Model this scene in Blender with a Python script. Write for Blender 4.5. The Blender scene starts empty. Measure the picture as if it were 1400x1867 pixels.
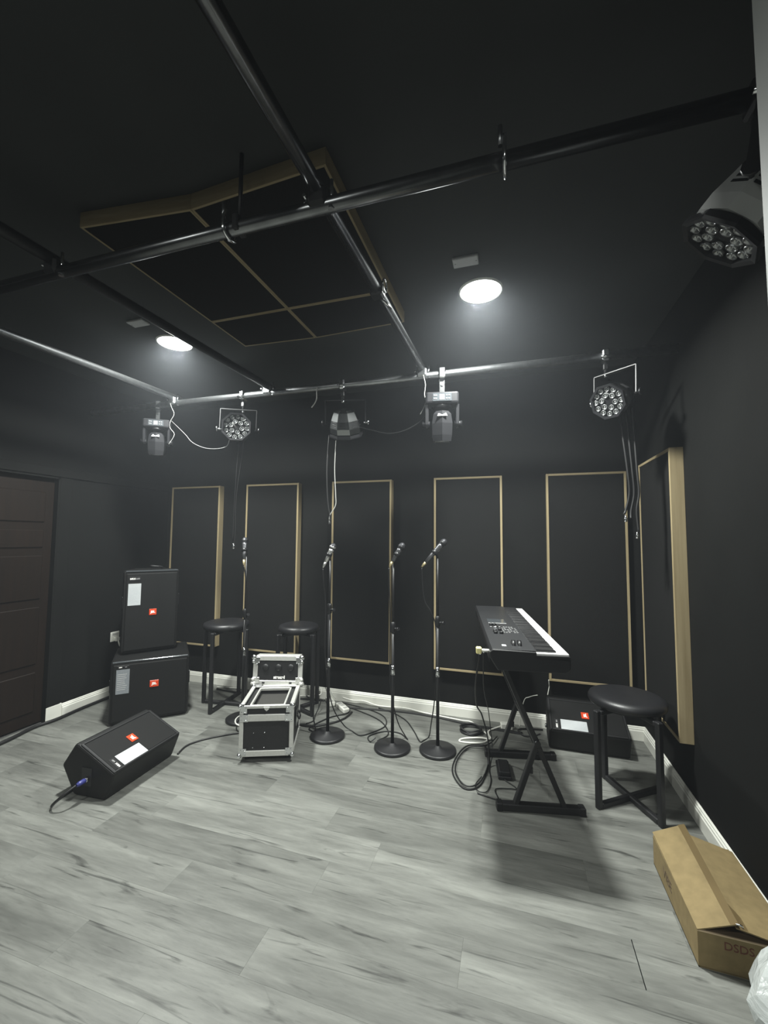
import bpy, bmesh, math, random
from mathutils import Vector, Matrix, Quaternion
random.seed(7)
SC = bpy.context.scene
COL = SC.collection
PI = math.pi

# ------------------------------------------------------------------ camera, world, exposure
YAW, PITCH, ROLL, CAM_H, F_PX = .3010, .0643, .0077, 1.45, 757.97
def camera():
    cy, sy, cp, sp, cr, sr = math.cos(YAW), math.sin(YAW), math.cos(PITCH), math.sin(PITCH), math.cos(ROLL), math.sin(ROLL)
    f0, r0, u0 = Vector((-sy, cy, 0)), Vector((cy, sy, 0)), Vector((0, 0, 1))
    w = f0*cp + u0*sp; u = u0*cp - f0*sp
    r = r0*cr + u*sr; u = u*cr - r0*sr
    cd = bpy.data.cameras.new('camera'); cd.sensor_fit = 'VERTICAL'; cd.sensor_height = 36
    cd.lens = F_PX/1867*36; cd.clip_start = .02
    o = bpy.data.objects.new('camera', cd); COL.objects.link(o)
    m = Matrix((r, u, -w)).transposed().to_4x4(); m.translation = (0, 0, CAM_H)
    o.matrix_world = m; SC.camera = o
camera()
wd = bpy.data.worlds.new('world'); SC.world = wd; wd.use_nodes = True
wd.node_tree.nodes['Background'].inputs[0].default_value = (.9, 1, .97, 1)
wd.node_tree.nodes['Background'].inputs[1].default_value = .0
vs = SC.view_settings
vs.view_transform = 'Standard'; vs.look = 'None'; vs.exposure = 0.0; vs.gamma = 1.0; vs.use_curve_mapping = False
LAMP_W = 90.0
LAMP_SPREAD = math.radians(150)
LAMP_COL = (.965, 1.0, .955)

# ------------------------------------------------------------------ materials
def nodes_of(m):
    m.use_nodes = True
    return m.node_tree.nodes, m.node_tree.links, m.node_tree.nodes['Principled BSDF']
def mat(name, col, rough=.5, metal=0., var=0., scale=40., bump=0., bscale=200., coat=0., spec=.5, trans=0.):
    m = bpy.data.materials.new(name); N, Lk, b = nodes_of(m)
    b.inputs['Base Color'].default_value = (*col, 1); b.inputs['Roughness'].default_value = rough
    b.inputs['Metallic'].default_value = metal; b.inputs['Specular IOR Level'].default_value = spec
    if coat: b.inputs['Coat Weight'].default_value = coat
    if trans: b.inputs['Transmission Weight'].default_value = trans
    tc = N.new('ShaderNodeTexCoord')
    if var:
        n = N.new('ShaderNodeTexNoise'); n.inputs['Scale'].default_value = scale; n.inputs['Detail'].default_value = 5
        Lk.new(tc.outputs['Object'], n.inputs['Vector'])
        r = N.new('ShaderNodeValToRGB')
        r.color_ramp.elements[0].position = .3; r.color_ramp.elements[1].position = .7
        r.color_ramp.elements[0].color = (*[c*(1-var) for c in col], 1)
        r.color_ramp.elements[1].color = (*[min(1, c*(1+var)) for c in col], 1)
        Lk.new(n.outputs['Fac'], r.inputs['Fac']); Lk.new(r.outputs['Color'], b.inputs['Base Color'])
    if bump:
        n2 = N.new('ShaderNodeTexNoise'); n2.inputs['Scale'].default_value = bscale; n2.inputs['Detail'].default_value = 3
        Lk.new(tc.outputs['Object'], n2.inputs['Vector'])
        bp = N.new('ShaderNodeBump'); bp.inputs['Strength'].default_value = bump; bp.inputs['Distance'].default_value = .002
        Lk.new(n2.outputs['Fac'], bp.inputs['Height']); Lk.new(bp.outputs['Normal'], b.inputs['Normal'])
    return m
def wood(name, c0, c1, stretch):
    m = bpy.data.materials.new(name); N, Lk, b = nodes_of(m)
    tc = N.new('ShaderNodeTexCoord'); mp = N.new('ShaderNodeMapping'); mp.inputs['Scale'].default_value = stretch
    n = N.new('ShaderNodeTexNoise'); n.inputs['Scale'].default_value = 1.; n.inputs['Detail'].default_value = 6; n.inputs['Roughness'].default_value = .6
    r = N.new('ShaderNodeValToRGB'); r.color_ramp.elements[0].position = .32; r.color_ramp.elements[1].position = .68
    r.color_ramp.elements[0].color = (*c0, 1); r.color_ramp.elements[1].color = (*c1, 1)
    Lk.new(tc.outputs['Object'], mp.inputs['Vector']); Lk.new(mp.outputs['Vector'], n.inputs['Vector'])
    Lk.new(n.outputs['Fac'], r.inputs['Fac']); Lk.new(r.outputs['Color'], b.inputs['Base Color'])
    b.inputs['Roughness'].default_value = .5; b.inputs['Specular IOR Level'].default_value = .2
    return m
def plank_material():
    m = bpy.data.materials.new('grey_plank'); N, Lk, b = nodes_of(m)
    tc = N.new('ShaderNodeTexCoord'); oi = N.new('ShaderNodeObjectInfo')
    mul = N.new('ShaderNodeVectorMath'); mul.operation = 'SCALE'; mul.inputs['Scale'].default_value = 37.
    cb = N.new('ShaderNodeCombineXYZ')
    for k in ('X', 'Y', 'Z'): Lk.new(oi.outputs['Random'], cb.inputs[k])
    Lk.new(cb.outputs[0], mul.inputs[0])
    add = N.new('ShaderNodeVectorMath'); add.operation = 'ADD'
    Lk.new(tc.outputs['Object'], add.inputs[0]); Lk.new(mul.outputs[0], add.inputs[1])
    def noise(sc, detail, rough=.6, dist=0.):
        mp = N.new('ShaderNodeMapping'); mp.inputs['Scale'].default_value = sc
        n = N.new('ShaderNodeTexNoise'); n.inputs['Scale'].default_value = 1; n.inputs['Detail'].default_value = detail
        n.inputs['Roughness'].default_value = rough; n.inputs['Distortion'].default_value = dist
        Lk.new(add.outputs[0], mp.inputs['Vector']); Lk.new(mp.outputs['Vector'], n.inputs['Vector']); return n.outputs['Fac']
    def ramp(fac, p0, c0, p1, c1):
        r = N.new('ShaderNodeValToRGB'); e = r.color_ramp.elements
        e[0].position = p0; e[0].color = (c0, c0, c0, 1); e[1].position = p1; e[1].color = (c1, c1, c1, 1)
        Lk.new(fac, r.inputs['Fac']); return r.outputs['Color']
    def mult(a, c, fac=1.):
        x = N.new('ShaderNodeMix'); x.data_type = 'RGBA'; x.blend_type = 'MULTIPLY'; x.inputs['Factor'].default_value = fac
        Lk.new(a, x.inputs['A']); Lk.new(c, x.inputs['B']); return x.outputs['Result']
    broad = mult(ramp(noise((1.5, 9, 1), 5, .62, .5), .30, .62, .66, 1.12), ramp(noise((3.5, 22, 1), 4, .6, .5), .30, .80, .60, 1.06))
    fine = ramp(noise((7, 75, 1), 4, .65, .3), .3, .90, .7, 1.08)
    knots = mult(ramp(noise((2.2, 15, 1), 4, .6, 1.2), .27, .30, .385, 1.0), ramp(noise((1.8, 34, 1), 3, .6, 1.), .29, .42, .37, 1.0))
    pores = ramp(noise((20, 170, 1), 3, .6), .30, .86, .42, 1.0)
    tint = ramp(oi.outputs['Random'], 0., .80, 1., 1.10)
    base = N.new('ShaderNodeRGB'); base.outputs[0].default_value = (.172, .176, .161, 1)
    c = mult(mult(mult(mult(mult(base.outputs[0], broad), fine), knots), pores), tint)
    Lk.new(c, b.inputs['Base Color'])
    b.inputs['Roughness'].default_value = .48; b.inputs['Specular IOR Level'].default_value = .35
    bp = N.new('ShaderNodeBump'); bp.inputs['Strength'].default_value = .15; bp.inputs['Distance'].default_value = .001
    Lk.new(fine, bp.inputs['Height']); Lk.new(bp.outputs['Normal'], b.inputs['Normal'])
    return m
def emit(name, col, s):
    m = bpy.data.materials.new(name); m.use_nodes = True; N = m.node_tree.nodes; N.clear()
    e = N.new('ShaderNodeEmission'); e.inputs[0].default_value = (*col, 1); e.inputs[1].default_value = s
    o = N.new('ShaderNodeOutputMaterial'); m.node_tree.links.new(e.outputs[0], o.inputs[0]); return m

M = {}
M['wall'] = mat('black_wall_paint', (.0090, .0092, .0089), .75, var=.10, scale=3, bump=.12, bscale=90, spec=.06)
M['ceil'] = mat('black_ceiling_paint', (.040, .043, .043), .75, var=.1, scale=2, spec=.2)
M['greywall'] = mat('grey_wall_paint', (.125, .132, .124), .6, var=.06, scale=5)
M['subfloor'] = mat('dark_subfloor', (.05, .05, .048), .8)
M['plank'] = plank_material()
M['white'] = mat('white_gloss_trim', (.72, .72, .66), .3, var=.04, scale=8)
M['oak_v'] = wood('oak_vertical', (.26, .205, .115), (.36, .295, .18), (34, 34, 1.6))
M['oak_h'] = wood('oak_across', (.26, .205, .115), (.36, .295, .18), (1.6, 34, 34))
M['oak_y'] = wood('oak_lengthwise', (.26, .205, .115), (.36, .295, .18), (34, 1.6, 34))
M['fabric'] = mat('black_acoustic_fabric', (.0075, .0075, .0073), .9, var=.22, scale=260, bump=.25, bscale=500, spec=.15)
M['steel'] = mat('galvanised_steel', (.40, .41, .42), .34, 1., var=.12, scale=30)
M['darkpipe'] = mat('dark_steel_pipe', (.20, .205, .21), .27, 1., var=.15, scale=20)
M['chrome'] = mat('chrome', (.82, .83, .84), .16, 1.)
M['alu'] = mat('brushed_aluminium', (.60, .60, .57), .40, .5, var=.06, scale=60)
M['blackmetal'] = mat('black_powder_coat', (.0085, .0085, .0095), .45, 0., var=.15, scale=90)
M['blackplastic'] = mat('black_plastic', (.007, .007, .008), .4)
M['lamphouse'] = mat('lamp_housing_black', (.020, .020, .022), .30, .3)
M['parhouse'] = mat('lamp_housing_anodised', (.40, .41, .41), .20, 1.)
M['lamplit'] = mat('lamp_housing_lit', (.60, .61, .60), .35, .25)  # paler housing finish, brightness of lit facets put into its colour
M['spk'] = mat('speaker_textured_black', (.007, .007, .007), .5, bump=.5, bscale=420, spec=.30)
M['grille'] = mat('speaker_grille', (.007, .007, .007), .6, var=.4, scale=700, bump=.6, bscale=800, spec=.2)
M['paper'] = mat('white_label_paper', (.43, .45, .46), .5, var=.04, scale=60)
M['papershade'] = mat('shaded_label_paper', (.20, .215, .23), .4, var=.10, scale=120)  # label paper greyed, its shading put into the colour
M['print'] = mat('faint_grey_print', (.42, .44, .46), .6)
M['orange'] = mat('orange_badge', (.62, .055, .015), .35)
M['whitetext'] = mat('white_print', (.85, .84, .80), .5)
M['greytext'] = mat('grey_print', (.40, .40, .40), .5)
M['leather'] = mat('black_leatherette', (.010, .010, .0115), .42, bump=.25, bscale=260, spec=.5)
M['rubber'] = mat('black_rubber', (.006, .006, .0065), .5)
M['whiteplastic'] = mat('white_plastic', (.74, .74, .68), .35)
M['greycord'] = mat('grey_cord', (.42, .42, .40), .45)
M['door'] = wood('dark_brown_door', (.0075, .0048, .0035), (.012, .007, .0048), (30, 30, 1.8))
M['key'] = mat('white_key', (.86, .85, .84), .25)
M['blackkey'] = mat('black_key', (.010, .010, .011), .3)
M['kbtop'] = mat('keyboard_grey_top', (.020, .0205, .022), .42, var=.1, scale=120)
M['lcd'] = mat('dark_display', (.05, .055, .06), .12, spec=.7)
M['button'] = mat('grey_button', (.20, .20, .20), .4)
M['yellow'] = mat('yellow_plug', (.80, .74, .34), .4)
M['gold'] = mat('gold_contact', (.85, .72, .42), .3, .8)
M['blue'] = mat('blue_connector', (.030, .035, .16), .35)
M['card'] = mat('brown_cardboard', (.205, .155, .076), .75, var=.10, scale=30, bump=.1, bscale=120, spec=.2)
M['cardin'] = mat('cardboard_inside', (.24, .17, .10), .8)
M['cardlip'] = mat('cardboard_cut_edge', (.52, .40, .26), .8)
M['tape'] = mat('brown_parcel_tape', (.125, .090, .042), .30, spec=.4)
M['redprint'] = mat('dark_red_print', (.12, .035, .022), .7)
M['ink'] = mat('brown_print', (.09, .06, .035), .8)
M['lens'] = mat('lens_reflector', (.38, .39, .39), .22, .7)
M['lensdark'] = mat('lens_chip', (.02, .02, .02), .2)
M['foam'] = mat('grey_case_foam', (.030, .029, .026), .95, var=.3, scale=300, bump=.3, bscale=400)
M['casepanel'] = mat('black_case_laminate', (.008, .008, .0085), .5, bump=.3, bscale=300)
M['silver'] = mat('bright_silver_mic', (.75, .75, .73), .25, .9)
M['micgrey'] = mat('dark_grey_mic', (.16, .16, .17), .32, .8)
M['mesh'] = mat('mic_mesh', (.045, .045, .05), .5, .6, var=.4, scale=900)
M['platecover'] = mat('pale_grey_cover', (.42, .43, .43), .4)
M['diffuser'] = emit('lamp_diffuser', (.96, 1., 1.), 9.)
def bag_material():
    m = bpy.data.materials.new('clear_plastic_bag'); N, Lk, b = nodes_of(m)
    b.inputs['Base Color'].default_value = (.62, .65, .64, 1); b.inputs['Roughness'].default_value = .18
    t = N.new('ShaderNodeBsdfTranslucent'); t.inputs[0].default_value = (.6, .64, .62, 1)
    mx = N.new('ShaderNodeMixShader'); mx.inputs[0].default_value = .3
    n = N.new('ShaderNodeTexNoise'); n.inputs['Scale'].default_value = 16; n.inputs['Detail'].default_value = 5; n.inputs['Distortion'].default_value = 1.2
    bp = N.new('ShaderNodeBump'); bp.inputs['Strength'].default_value = .7; bp.inputs['Distance'].default_value = .012
    tc = N.new('ShaderNodeTexCoord'); Lk.new(tc.outputs['Object'], n.inputs['Vector'])
    Lk.new(n.outputs['Fac'], bp.inputs['Height']); Lk.new(bp.outputs['Normal'], b.inputs['Normal'])
    out = N['Material Output']
    Lk.new(b.outputs[0], mx.inputs[1]); Lk.new(t.outputs[0], mx.inputs[2]); Lk.new(mx.outputs[0], out.inputs[0])
    return m
M['bag'] = bag_material()

# ------------------------------------------------------------------ mesh helpers
class MB:
    """collects shapes in one bmesh, then links them as ONE object"""
    def __init__(s): s.bm = bmesh.new()
    def _xf(s, vs, mtx):
        if mtx is not None:
            for v in vs: v.co = mtx @ v.co
    def box(s, lo, hi, bev=0., mtx=None, seg=1):
        x0, y0, z0 = lo; x1, y1, z1 = hi
        t = bmesh.new()
        v = [t.verts.new(p) for p in ((x0,y0,z0),(x1,y0,z0),(x1,y1,z0),(x0,y1,z0),(x0,y0,z1),(x1,y0,z1),(x1,y1,z1),(x0,y1,z1))]
        for f in ((0,3,2,1),(4,5,6,7),(0,1,5,4),(1,2,6,5),(2,3,7,6),(3,0,4,7)): t.faces.new([v[i] for i in f])
        if bev: bmesh.ops.bevel(t, geom=list(t.edges), offset=bev, segments=seg, profile=.5, affect='EDGES')
        s._merge(t, mtx); return s
    def _merge(s, t, mtx=None):
        mp = {}
        for v in t.verts: mp[v] = s.bm.verts.new(mtx @ v.co if mtx is not None else v.co)
        for f in t.faces:
            try: s.bm.faces.new([mp[v] for v in f.verts]).smooth = f.smooth
            except ValueError: pass
        t.free()
    def prism(s, prof, axis, a, b, bev=0., mtx=None, seg=1):
        """closed 2D profile extruded along axis ('x','y','z') from a to b"""
        t = bmesh.new()
        def p3(p, w): return {'x': (w, p[0], p[1]), 'y': (p[0], w, p[1]), 'z': (p[0], p[1], w)}[axis]
        A = [t.verts.new(p3(p, a)) for p in prof]; B = [t.verts.new(p3(p, b)) for p in prof]
        n = len(prof); t.faces.new(A); t.faces.new(B[::-1])
        for i in range(n): t.faces.new((A[i], B[i], B[(i+1) % n], A[(i+1) % n]))
        bmesh.ops.recalc_face_normals(t, faces=t.faces)
        if bev: bmesh.ops.bevel(t, geom=list(t.edges), offset=bev, segments=seg, profile=.5, affect='EDGES')
        s._merge(t, mtx); return s
    def lathe(s, prof, n=24, mtx=None, smooth=True, cap=True):
        """profile of (r, z) turned around z"""
        t = bmesh.new(); rings = []
        for r, z in prof:
            rings.append([t.verts.new((r*math.cos(2*PI*i/n), r*math.sin(2*PI*i/n), z)) for i in range(n)])
        for k in range(len(rings)-1):
            for i in range(n):
                j = (i+1) % n
                f = t.faces.new((rings[k][i], rings[k][j], rings[k+1][j], rings[k+1][i])); f.smooth = smooth
        if cap:
            if prof[0][0] > 1e-6: t.faces.new(rings[0][::-1])
            if prof[-1][0] > 1e-6: t.faces.new(rings[-1])
        bmesh.ops.remove_doubles(t, verts=t.verts, dist=1e-6)
        bmesh.ops.recalc_face_normals(t, faces=t.faces)
        s._merge(t, mtx); return s
    def cyl(s, p, q, r, n=12, r2=None, smooth=True):
        p, q = Vector(p), Vector(q); d = q-p; L = d.length
        m = Matrix.Translation(p) @ d.to_track_quat('Z', 'Y').to_matrix().to_4x4()
        return s.lathe([(r, 0), (r if r2 is None else r2, L)], n, m, smooth)
    def bar(s, p, q, w, h, up=(0, 0, 1), bev=0.):
        p, q = Vector(p), Vector(q); d = (q-p); L = d.length; d.normalize()
        x = d.cross(Vector(up)).normalized(); y = x.cross(d)
        m = Matrix((x, y, d)).transposed().to_4x4(); m.translation = p
        return s.box((-w/2, -h/2, 0), (w/2, h/2, L), bev, m)
    def tube(s, pts, r, n=8, smoothpts=True, close=False, res=6):
        P = [Vector(p) for p in pts]
        if smoothpts and len(P) > 2: P = spline(P, res, close)
        t = bmesh.new(); rings = []; up = Vector((0, 0, 1)); prev = None
        m = len(P)
        for i, p in enumerate(P):
            if close: d = P[(i+1) % m]-P[i-1]
            else: d = P[min(i+1, m-1)]-P[max(i-1, 0)]
            d.normalize()
            if prev is None:
                x = d.cross(up); x = x if x.length > .05 else d.cross(Vector((1, 0, 0)))
            else: x = prev - d*prev.dot(d)
            x.normalize(); y = d.cross(x); prev = x
            rings.append([t.verts.new(p + x*r*math.cos(2*PI*k/n) + y*r*math.sin(2*PI*k/n)) for k in range(n)])
        for i in range(m if close else m-1):
            a, b = rings[i], rings[(i+1) % m]
            for k in range(n):
                f = t.faces.new((a[k], a[(k+1) % n], b[(k+1) % n], b[k])); f.smooth = True
        if not close: t.faces.new(rings[0][::-1]); t.faces.new(rings[-1])
        s._merge(t); return s
    def quad(s, a, b, c, d): s.bm.faces.new([s.bm.verts.new(p) for p in (a, b, c, d)]); return s
    def me(s, name, material):
        bmesh.ops.recalc_face_normals(s.bm, faces=s.bm.faces)
        me = bpy.data.meshes.new(name); s.bm.to_mesh(me); s.bm.free()
        if material is not None: me.materials.append(material)
        return me
    def build(s, name, material, parent=None, loc=None, rot=None, label=None, mtx=None):
        o = link(name, s.me(name, material), parent)
        if loc is not None: o.location = loc
        if rot is not None: o.rotation_euler = rot
        if mtx is not None: o.matrix_local = mtx
        if label: o['label'] = label
        return o
def spline(P, res=6, close=False):
    out = []; n = len(P)
    for i in range(n if close else n-1):
        if close: a, b, c, d = P[i-1], P[i], P[(i+1) % n], P[(i+2) % n]
        else: a, b, c, d = P[max(i-1, 0)], P[i], P[i+1], P[min(i+2, n-1)]
        for k in range(res):
            t = k/res
            out.append(.5*((2*b) + (c-a)*t + (2*a-5*b+4*c-d)*t*t + (3*b-a-3*c+d)*t**3))
    if not close: out.append(P[-1].copy())
    return out
def link(name, data, parent=None):
    o = bpy.data.objects.new(name, data); COL.objects.link(o)
    if parent is not None: o.parent = parent
    return o
def thing(name, label, cat, loc=(0, 0, 0), rotz=0., group=None):
    o = bpy.data.objects.new(name, None); COL.objects.link(o); o.empty_display_size = .05
    o.location = loc; o.rotation_euler = (0, 0, rotz); o['label'] = label; o['category'] = cat
    if group: o['group'] = group
    return o
def tag(o, label, cat, group=None):
    o['label'] = label; o['category'] = cat
    if group: o['group'] = group
    return o
def struct(o): o['kind'] = 'structure'; return o
def text_mesh(name, s, size, material, parent, mtx, extrude=.0006, bold=0., squeeze=1.):
    c = bpy.data.curves.new(name, 'FONT'); c.body = s; c.size = size; c.extrude = extrude
    c.align_x = 'CENTER'; c.align_y = 'CENTER'; c.offset = bold; c.resolution_u = 3
    tmp = bpy.data.objects.new('text_tmp', c); COL.objects.link(tmp)
    dg = bpy.context.evaluated_depsgraph_get(); me = bpy.data.meshes.new_from_object(tmp.evaluated_get(dg))
    bpy.data.objects.remove(tmp); bpy.data.curves.remove(c)
    me.materials.clear(); me.materials.append(material)
    o = link(name, me, parent); o.matrix_local = mtx @ Matrix.Diagonal((squeeze, 1, 1, 1)); return o
def frame(x, y, origin):
    x = Vector(x).normalized(); y = Vector(y); y = (y - x*y.dot(x)).normalized(); z = x.cross(y)
    m = Matrix((x, y, z)).transposed().to_4x4(); m.translation = origin; return m

# ------------------------------------------------------------------ the room
XL, XR, YB, YF, ZC = -3.515, .9023, 3.5487, -1.9, 2.81
T = .12
fl = struct(MB().box((XL-T, YF-T, -.08), (XR+T, YB+T, -.0065)).build('floor', M['subfloor']))
PW, PL = .18, 1.2
row0 = {0: -1.39, 1: .396, -1: -2.086, 3: .286, 2: -.62, -2: -.35, -3: .11}
plank_meshes = {}
def plank_mesh(L, W):
    k = (round(L, 2), round(W, 3))
    if k not in plank_meshes:
        c = .0003; b = MB(); a, w = L/2, W/2
        t = b.bm
        lo = [t.verts.new(p) for p in ((-a,-w,-.006),(a,-w,-.006),(a,w,-.006),(-a,w,-.006))]
        mi = [t.verts.new(p) for p in ((-a,-w,-c),(a,-w,-c),(a,w,-c),(-a,w,-c))]
        hi = [t.verts.new(p) for p in ((-a+c,-w+c,0),(a-c,-w+c,0),(a-c,w-c,0),(-a+c,w-c,0))]
        t.faces.new(hi)
        for A, B in ((lo, mi), (mi, hi)):
            for i in range(4): t.faces.new((A[i], A[(i+1) % 4], B[(i+1) % 4], B[i]))
        plank_meshes[k] = b.me('plank', M['plank'])
    return plank_meshes[k]
gap = .0002
r = -18
while True:
    y0 = 1.45 + r*PW; y1 = y0 + PW
    if y0 >= YB: break
    y0c, y1c = max(y0, YF), min(y1, YB)
    if y1c - y0c > .01:
        off = row0.get(r, random.uniform(0, PL))
        x = off - math.ceil((off-XL)/PL)*PL
        while x < XR:
            xa, xb = max(x, XL), min(x+PL, XR)
            if xb - xa > .02:
                o = link('plank', plank_mesh(xb-xa-gap, y1c-y0c-gap), fl)
                o.location = ((xa+xb)/2, (y0c+y1c)/2, 0)
            x += PL
    r += 1
struct(MB().box((XL-T, YB, 0), (XR+T, YB+T, ZC)).build('wall_back', M['wall']))
struct(MB().box((XR, YF, 0), (XR+T, YB, ZC)).build('wall_right', M['wall']))
DY0, DY1, DZ = 1.52, 2.425, 1.925
struct(MB().box((XL-T, YF, 0), (XL, DY0, ZC)).box((XL-T, DY1, 0), (XL, YB, ZC)).box((XL-T, DY0, DZ), (XL, DY1, ZC)).build('wall_left', M['wall']))
struct(MB().box((XL-T, YF-T, 0), (XR+T, YF, ZC)).build('wall_front', M['wall']))
struct(MB().box((XL-T, YF-T, ZC), (XR+T, YB+T, ZC+.1)).build('ceiling', M['ceil']))
# short grey return of wall beside the camera, its corner shows at the top right
struct(MB().box((.345, .55, 0), (XR, .70, ZC), .004).build('wall_near', M['greywall']))
# baseboards
BB = [(0, 0), (.018, 0), (.018, .066), (.014, .072), (.014, .080), (.009, .086), (.009, .092), (.004, .097), (0, .097)]
def base(name, mtx, L):
    return struct(MB().prism([(p[0], p[1]) for p in BB], 'y', 0, L, 0., mtx).build(name, M['white']))
base('baseboard_back', Matrix.Translation((XL, YB, 0)) @ Matrix.Rotation(-PI/2, 4, 'Z'), XR-XL)
base('baseboard_right', Matrix.Translation((XR, YB, 0)) @ Matrix.Rotation(PI, 4, 'Z'), YB-.70)
base('baseboard_left', Matrix.Translation((XL, 2.535, 0)), YB-2.535)
struct(MB().box((XL, DY1-.012, 0), (XL+.012, 2.535, .105), .003).build('trim_4', M['white']))
# door in the left wall
d = struct(MB().box((XL-.075, DY0+.012, .006), (XL-.035, DY1-.012, DZ-.012), .002).build('door_1', M['door']))
dw = DY1-DY0
for (a, b) in ((.10, .40), (.46, .90), (.96, 1.30), (1.36, 1.50), (1.56, 1.80)):
    for (u0, u1) in ((.09, .42), (.50, .83)):
        MB().prism([(DY0+u0, a), (DY0+u1, a), (DY0+u1, b), (DY0+u0, b)], 'x', XL-.036, XL-.026, .006).build('door_panel', M['door'], d)
h = MB().cyl((XL-.035, DY0+.07, 1.0), (XL+.01, DY0+.07, 1.0), .011).cyl((XL+.01, DY0+.07, 1.0), (XL+.01, DY0+.18, 1.0), .009).build('door_handle', M['chrome'], d)
struct(MB().box((XL-.034, DY1-.012, 0), (XL+.010, DY1, DZ)).box((XL-.034, DY0, DZ-.012), (XL+.010, DY1, DZ)).box((XL-.034, DY0, 0), (XL+.010, DY0+.012, DZ)).build('trim_1', M['wall']))
struct(MB().box((XL, DY1, .105), (XL+.012, DY1+.095, DZ), .003).build('trim_2', M['wall']))
struct(MB().box((XL, DY0-.1, DZ+.004), (XL+.014, YB-.004, DZ+.075), .004).build('trim_3', M['wall']))

# ------------------------------------------------------------------ ceiling lights
def ceiling_light(x, y, label, power=1.):
    t = thing('ceiling_light', label, 'light', (x, y, ZC), 0, 'round ceiling lights')
    MB().lathe([(.109, -.004), (.111, -.009), (.116, -.007), (.119, 0)], 40, cap=False).build('light_rim', M['whiteplastic'], t)
    MB().lathe([(.0, -.006), (.110, -.006)], 40, cap=False).build('diffuser', M['diffuser'], t)
    ld = bpy.data.lights.new('lamp_glow', 'AREA'); ld.shape = 'DISK'; ld.size = .2; ld.energy = LAMP_W*power; ld.color = LAMP_COL; ld.spread = LAMP_SPREAD if power == 1. else PI
    o = bpy.data.objects.new('lamp_glow', ld); COL.objects.link(o); o.parent = t; o.location = (0, 0, -.014)
    return t
ceiling_light(-.154, 2.25, 'round glowing ceiling downlight to the right of the long pipe')
ceiling_light(-2.25, 2.27, 'round glowing ceiling downlight beyond the left ceiling panel')
ceiling_light(-.154, -1.15, 'added unseen dim downlight behind the camera on the right', .65)  # this lamp and the next are added, unseen, to brighten camera-facing edges
ceiling_light(-2.25, -1.15, 'added unseen dim downlight behind the camera on the left', .65)

for x, y, lab in ((-.205, 1.968, 'pale blank cover plate on the ceiling next to the right downlight'), (-2.252, 1.972, 'pale blank cover plate on the ceiling next to the left downlight')):
    t = thing('cover_plate', lab, 'cover plate', (x, y, ZC), 0, 'ceiling cover plates')
    MB().box((-.062, -.035, -.016), (.062, .035, 0), .004).build('plate', M['platecover'], t)
    for sx in (-1, 1): MB().lathe([(.004, -.0165), (.003, -.018), (0, -.0185)], 8, Matrix.Translation((sx*.050, 0, 0))).build('screw', M['steel'], t)

# ------------------------------------------------------------------ acoustic panels
def acoustic_panel(name, w, h, t, mtx, label, group, rx=M['oak_v']):
    o = thing(name, label, 'acoustic panel', (0, 0, 0), 0, group); o.matrix_world = mtx
    b = .017
    MB().box((-w/2, -t, 0), (-w/2+b, 0, h), .0015).build('frame_board', M['oak_v'], o)
    MB().box((w/2-b, -t, 0), (w/2, 0, h), .0015).build('frame_board', M['oak_v'], o)
    MB().box((-w/2+b, -t, h-b), (w/2-b, 0, h), .0015).build('frame_board', M['oak_h'], o)
    MB().box((-w/2+b, -t, 0), (w/2-b, 0, b), .0015).build('frame_board', M['oak_h'], o)
    MB().box((-w/2+b, -t+.004, b), (w/2-b, -.01, h-b), .003).build('fabric_face', M['fabric'], o)
    return o
g = 'wood framed acoustic panels on the walls'
for x0, x1, lab in ((-3.41, -2.811, 'black fabric wall panel behind the stacked speakers, its oak edge above the left stool'),
                    (-2.501, -1.926, 'black fabric wall panel with oak frame behind the open flight case'),
                    (-1.582, -1.014, 'black fabric wall panel with oak frame between the second and third microphones'),
                    (-.639, -.081, 'black fabric wall panel with oak frame behind the rear end of the keyboard'),
                    (.252, .815, 'black fabric wall panel with oak frame above the floor speaker by the right corner')):
    acoustic_panel('acoustic_panel', x1-x0, 1.594, .065, Matrix.Translation(((x0+x1)/2, YB, .376)), lab, g)
acoustic_panel('acoustic_panel', .60, 1.594, .068, Matrix.Translation((XR, 2.953, .376)) @ Matrix.Rotation(-PI/2, 4, 'Z'),
               'black fabric panel on the right wall showing its broad oak side', g)
g = 'wood framed panels on the ceiling'
def cloud(c4, lab):
    """panel under the ceiling from its four plan corners: near left, near right, far right, far left"""
    cx, cy = sum(p[0] for p in c4)/4, sum(p[1] for p in c4)/4
    o = thing('ceiling_panel', lab, 'acoustic panel', (cx, cy, ZC), 0, g)
    P = [Vector((x-cx, y-cy)) for x, y in c4]; b = .010; th = .066
    n = len(P); inn = []
    for i in range(n):
        d0 = (P[i]-P[i-1]).normalized(); d1 = (P[(i+1) % n]-P[i]).normalized()
        n0, n1 = Vector((-d0.y, d0.x)), Vector((-d1.y, d1.x)); k = (n0+n1)/(1+n0.dot(n1))
        inn.append(P[i]+k*b)
    for i in range(n):
        k = (i+1) % n
        MB().prism([P[i], P[k], inn[k], inn[i]], 'z', -th, 0, .0012).build('frame_board', M['oak_h'] if i % 2 == 0 else M['oak_y'], o)
    MB().prism(inn, 'z', -th+.002, -.004, 0).build('fabric_face', M['fabric'], o)
xa, xm_, xb = -1.722, -1.204, -.606
cloud(((xa, 1.208), (xm_, 1.264), (xm_, 2.008), (xa, 2.008)), 'oak framed ceiling panel in the left near position, over the left of the near pipe')
cloud(((xm_+.001, 1.264), (xb, 1.236), (xb, 2.008), (xm_+.001, 2.008)), 'oak framed ceiling panel in the right near position, crossed by the long pipe')
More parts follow.
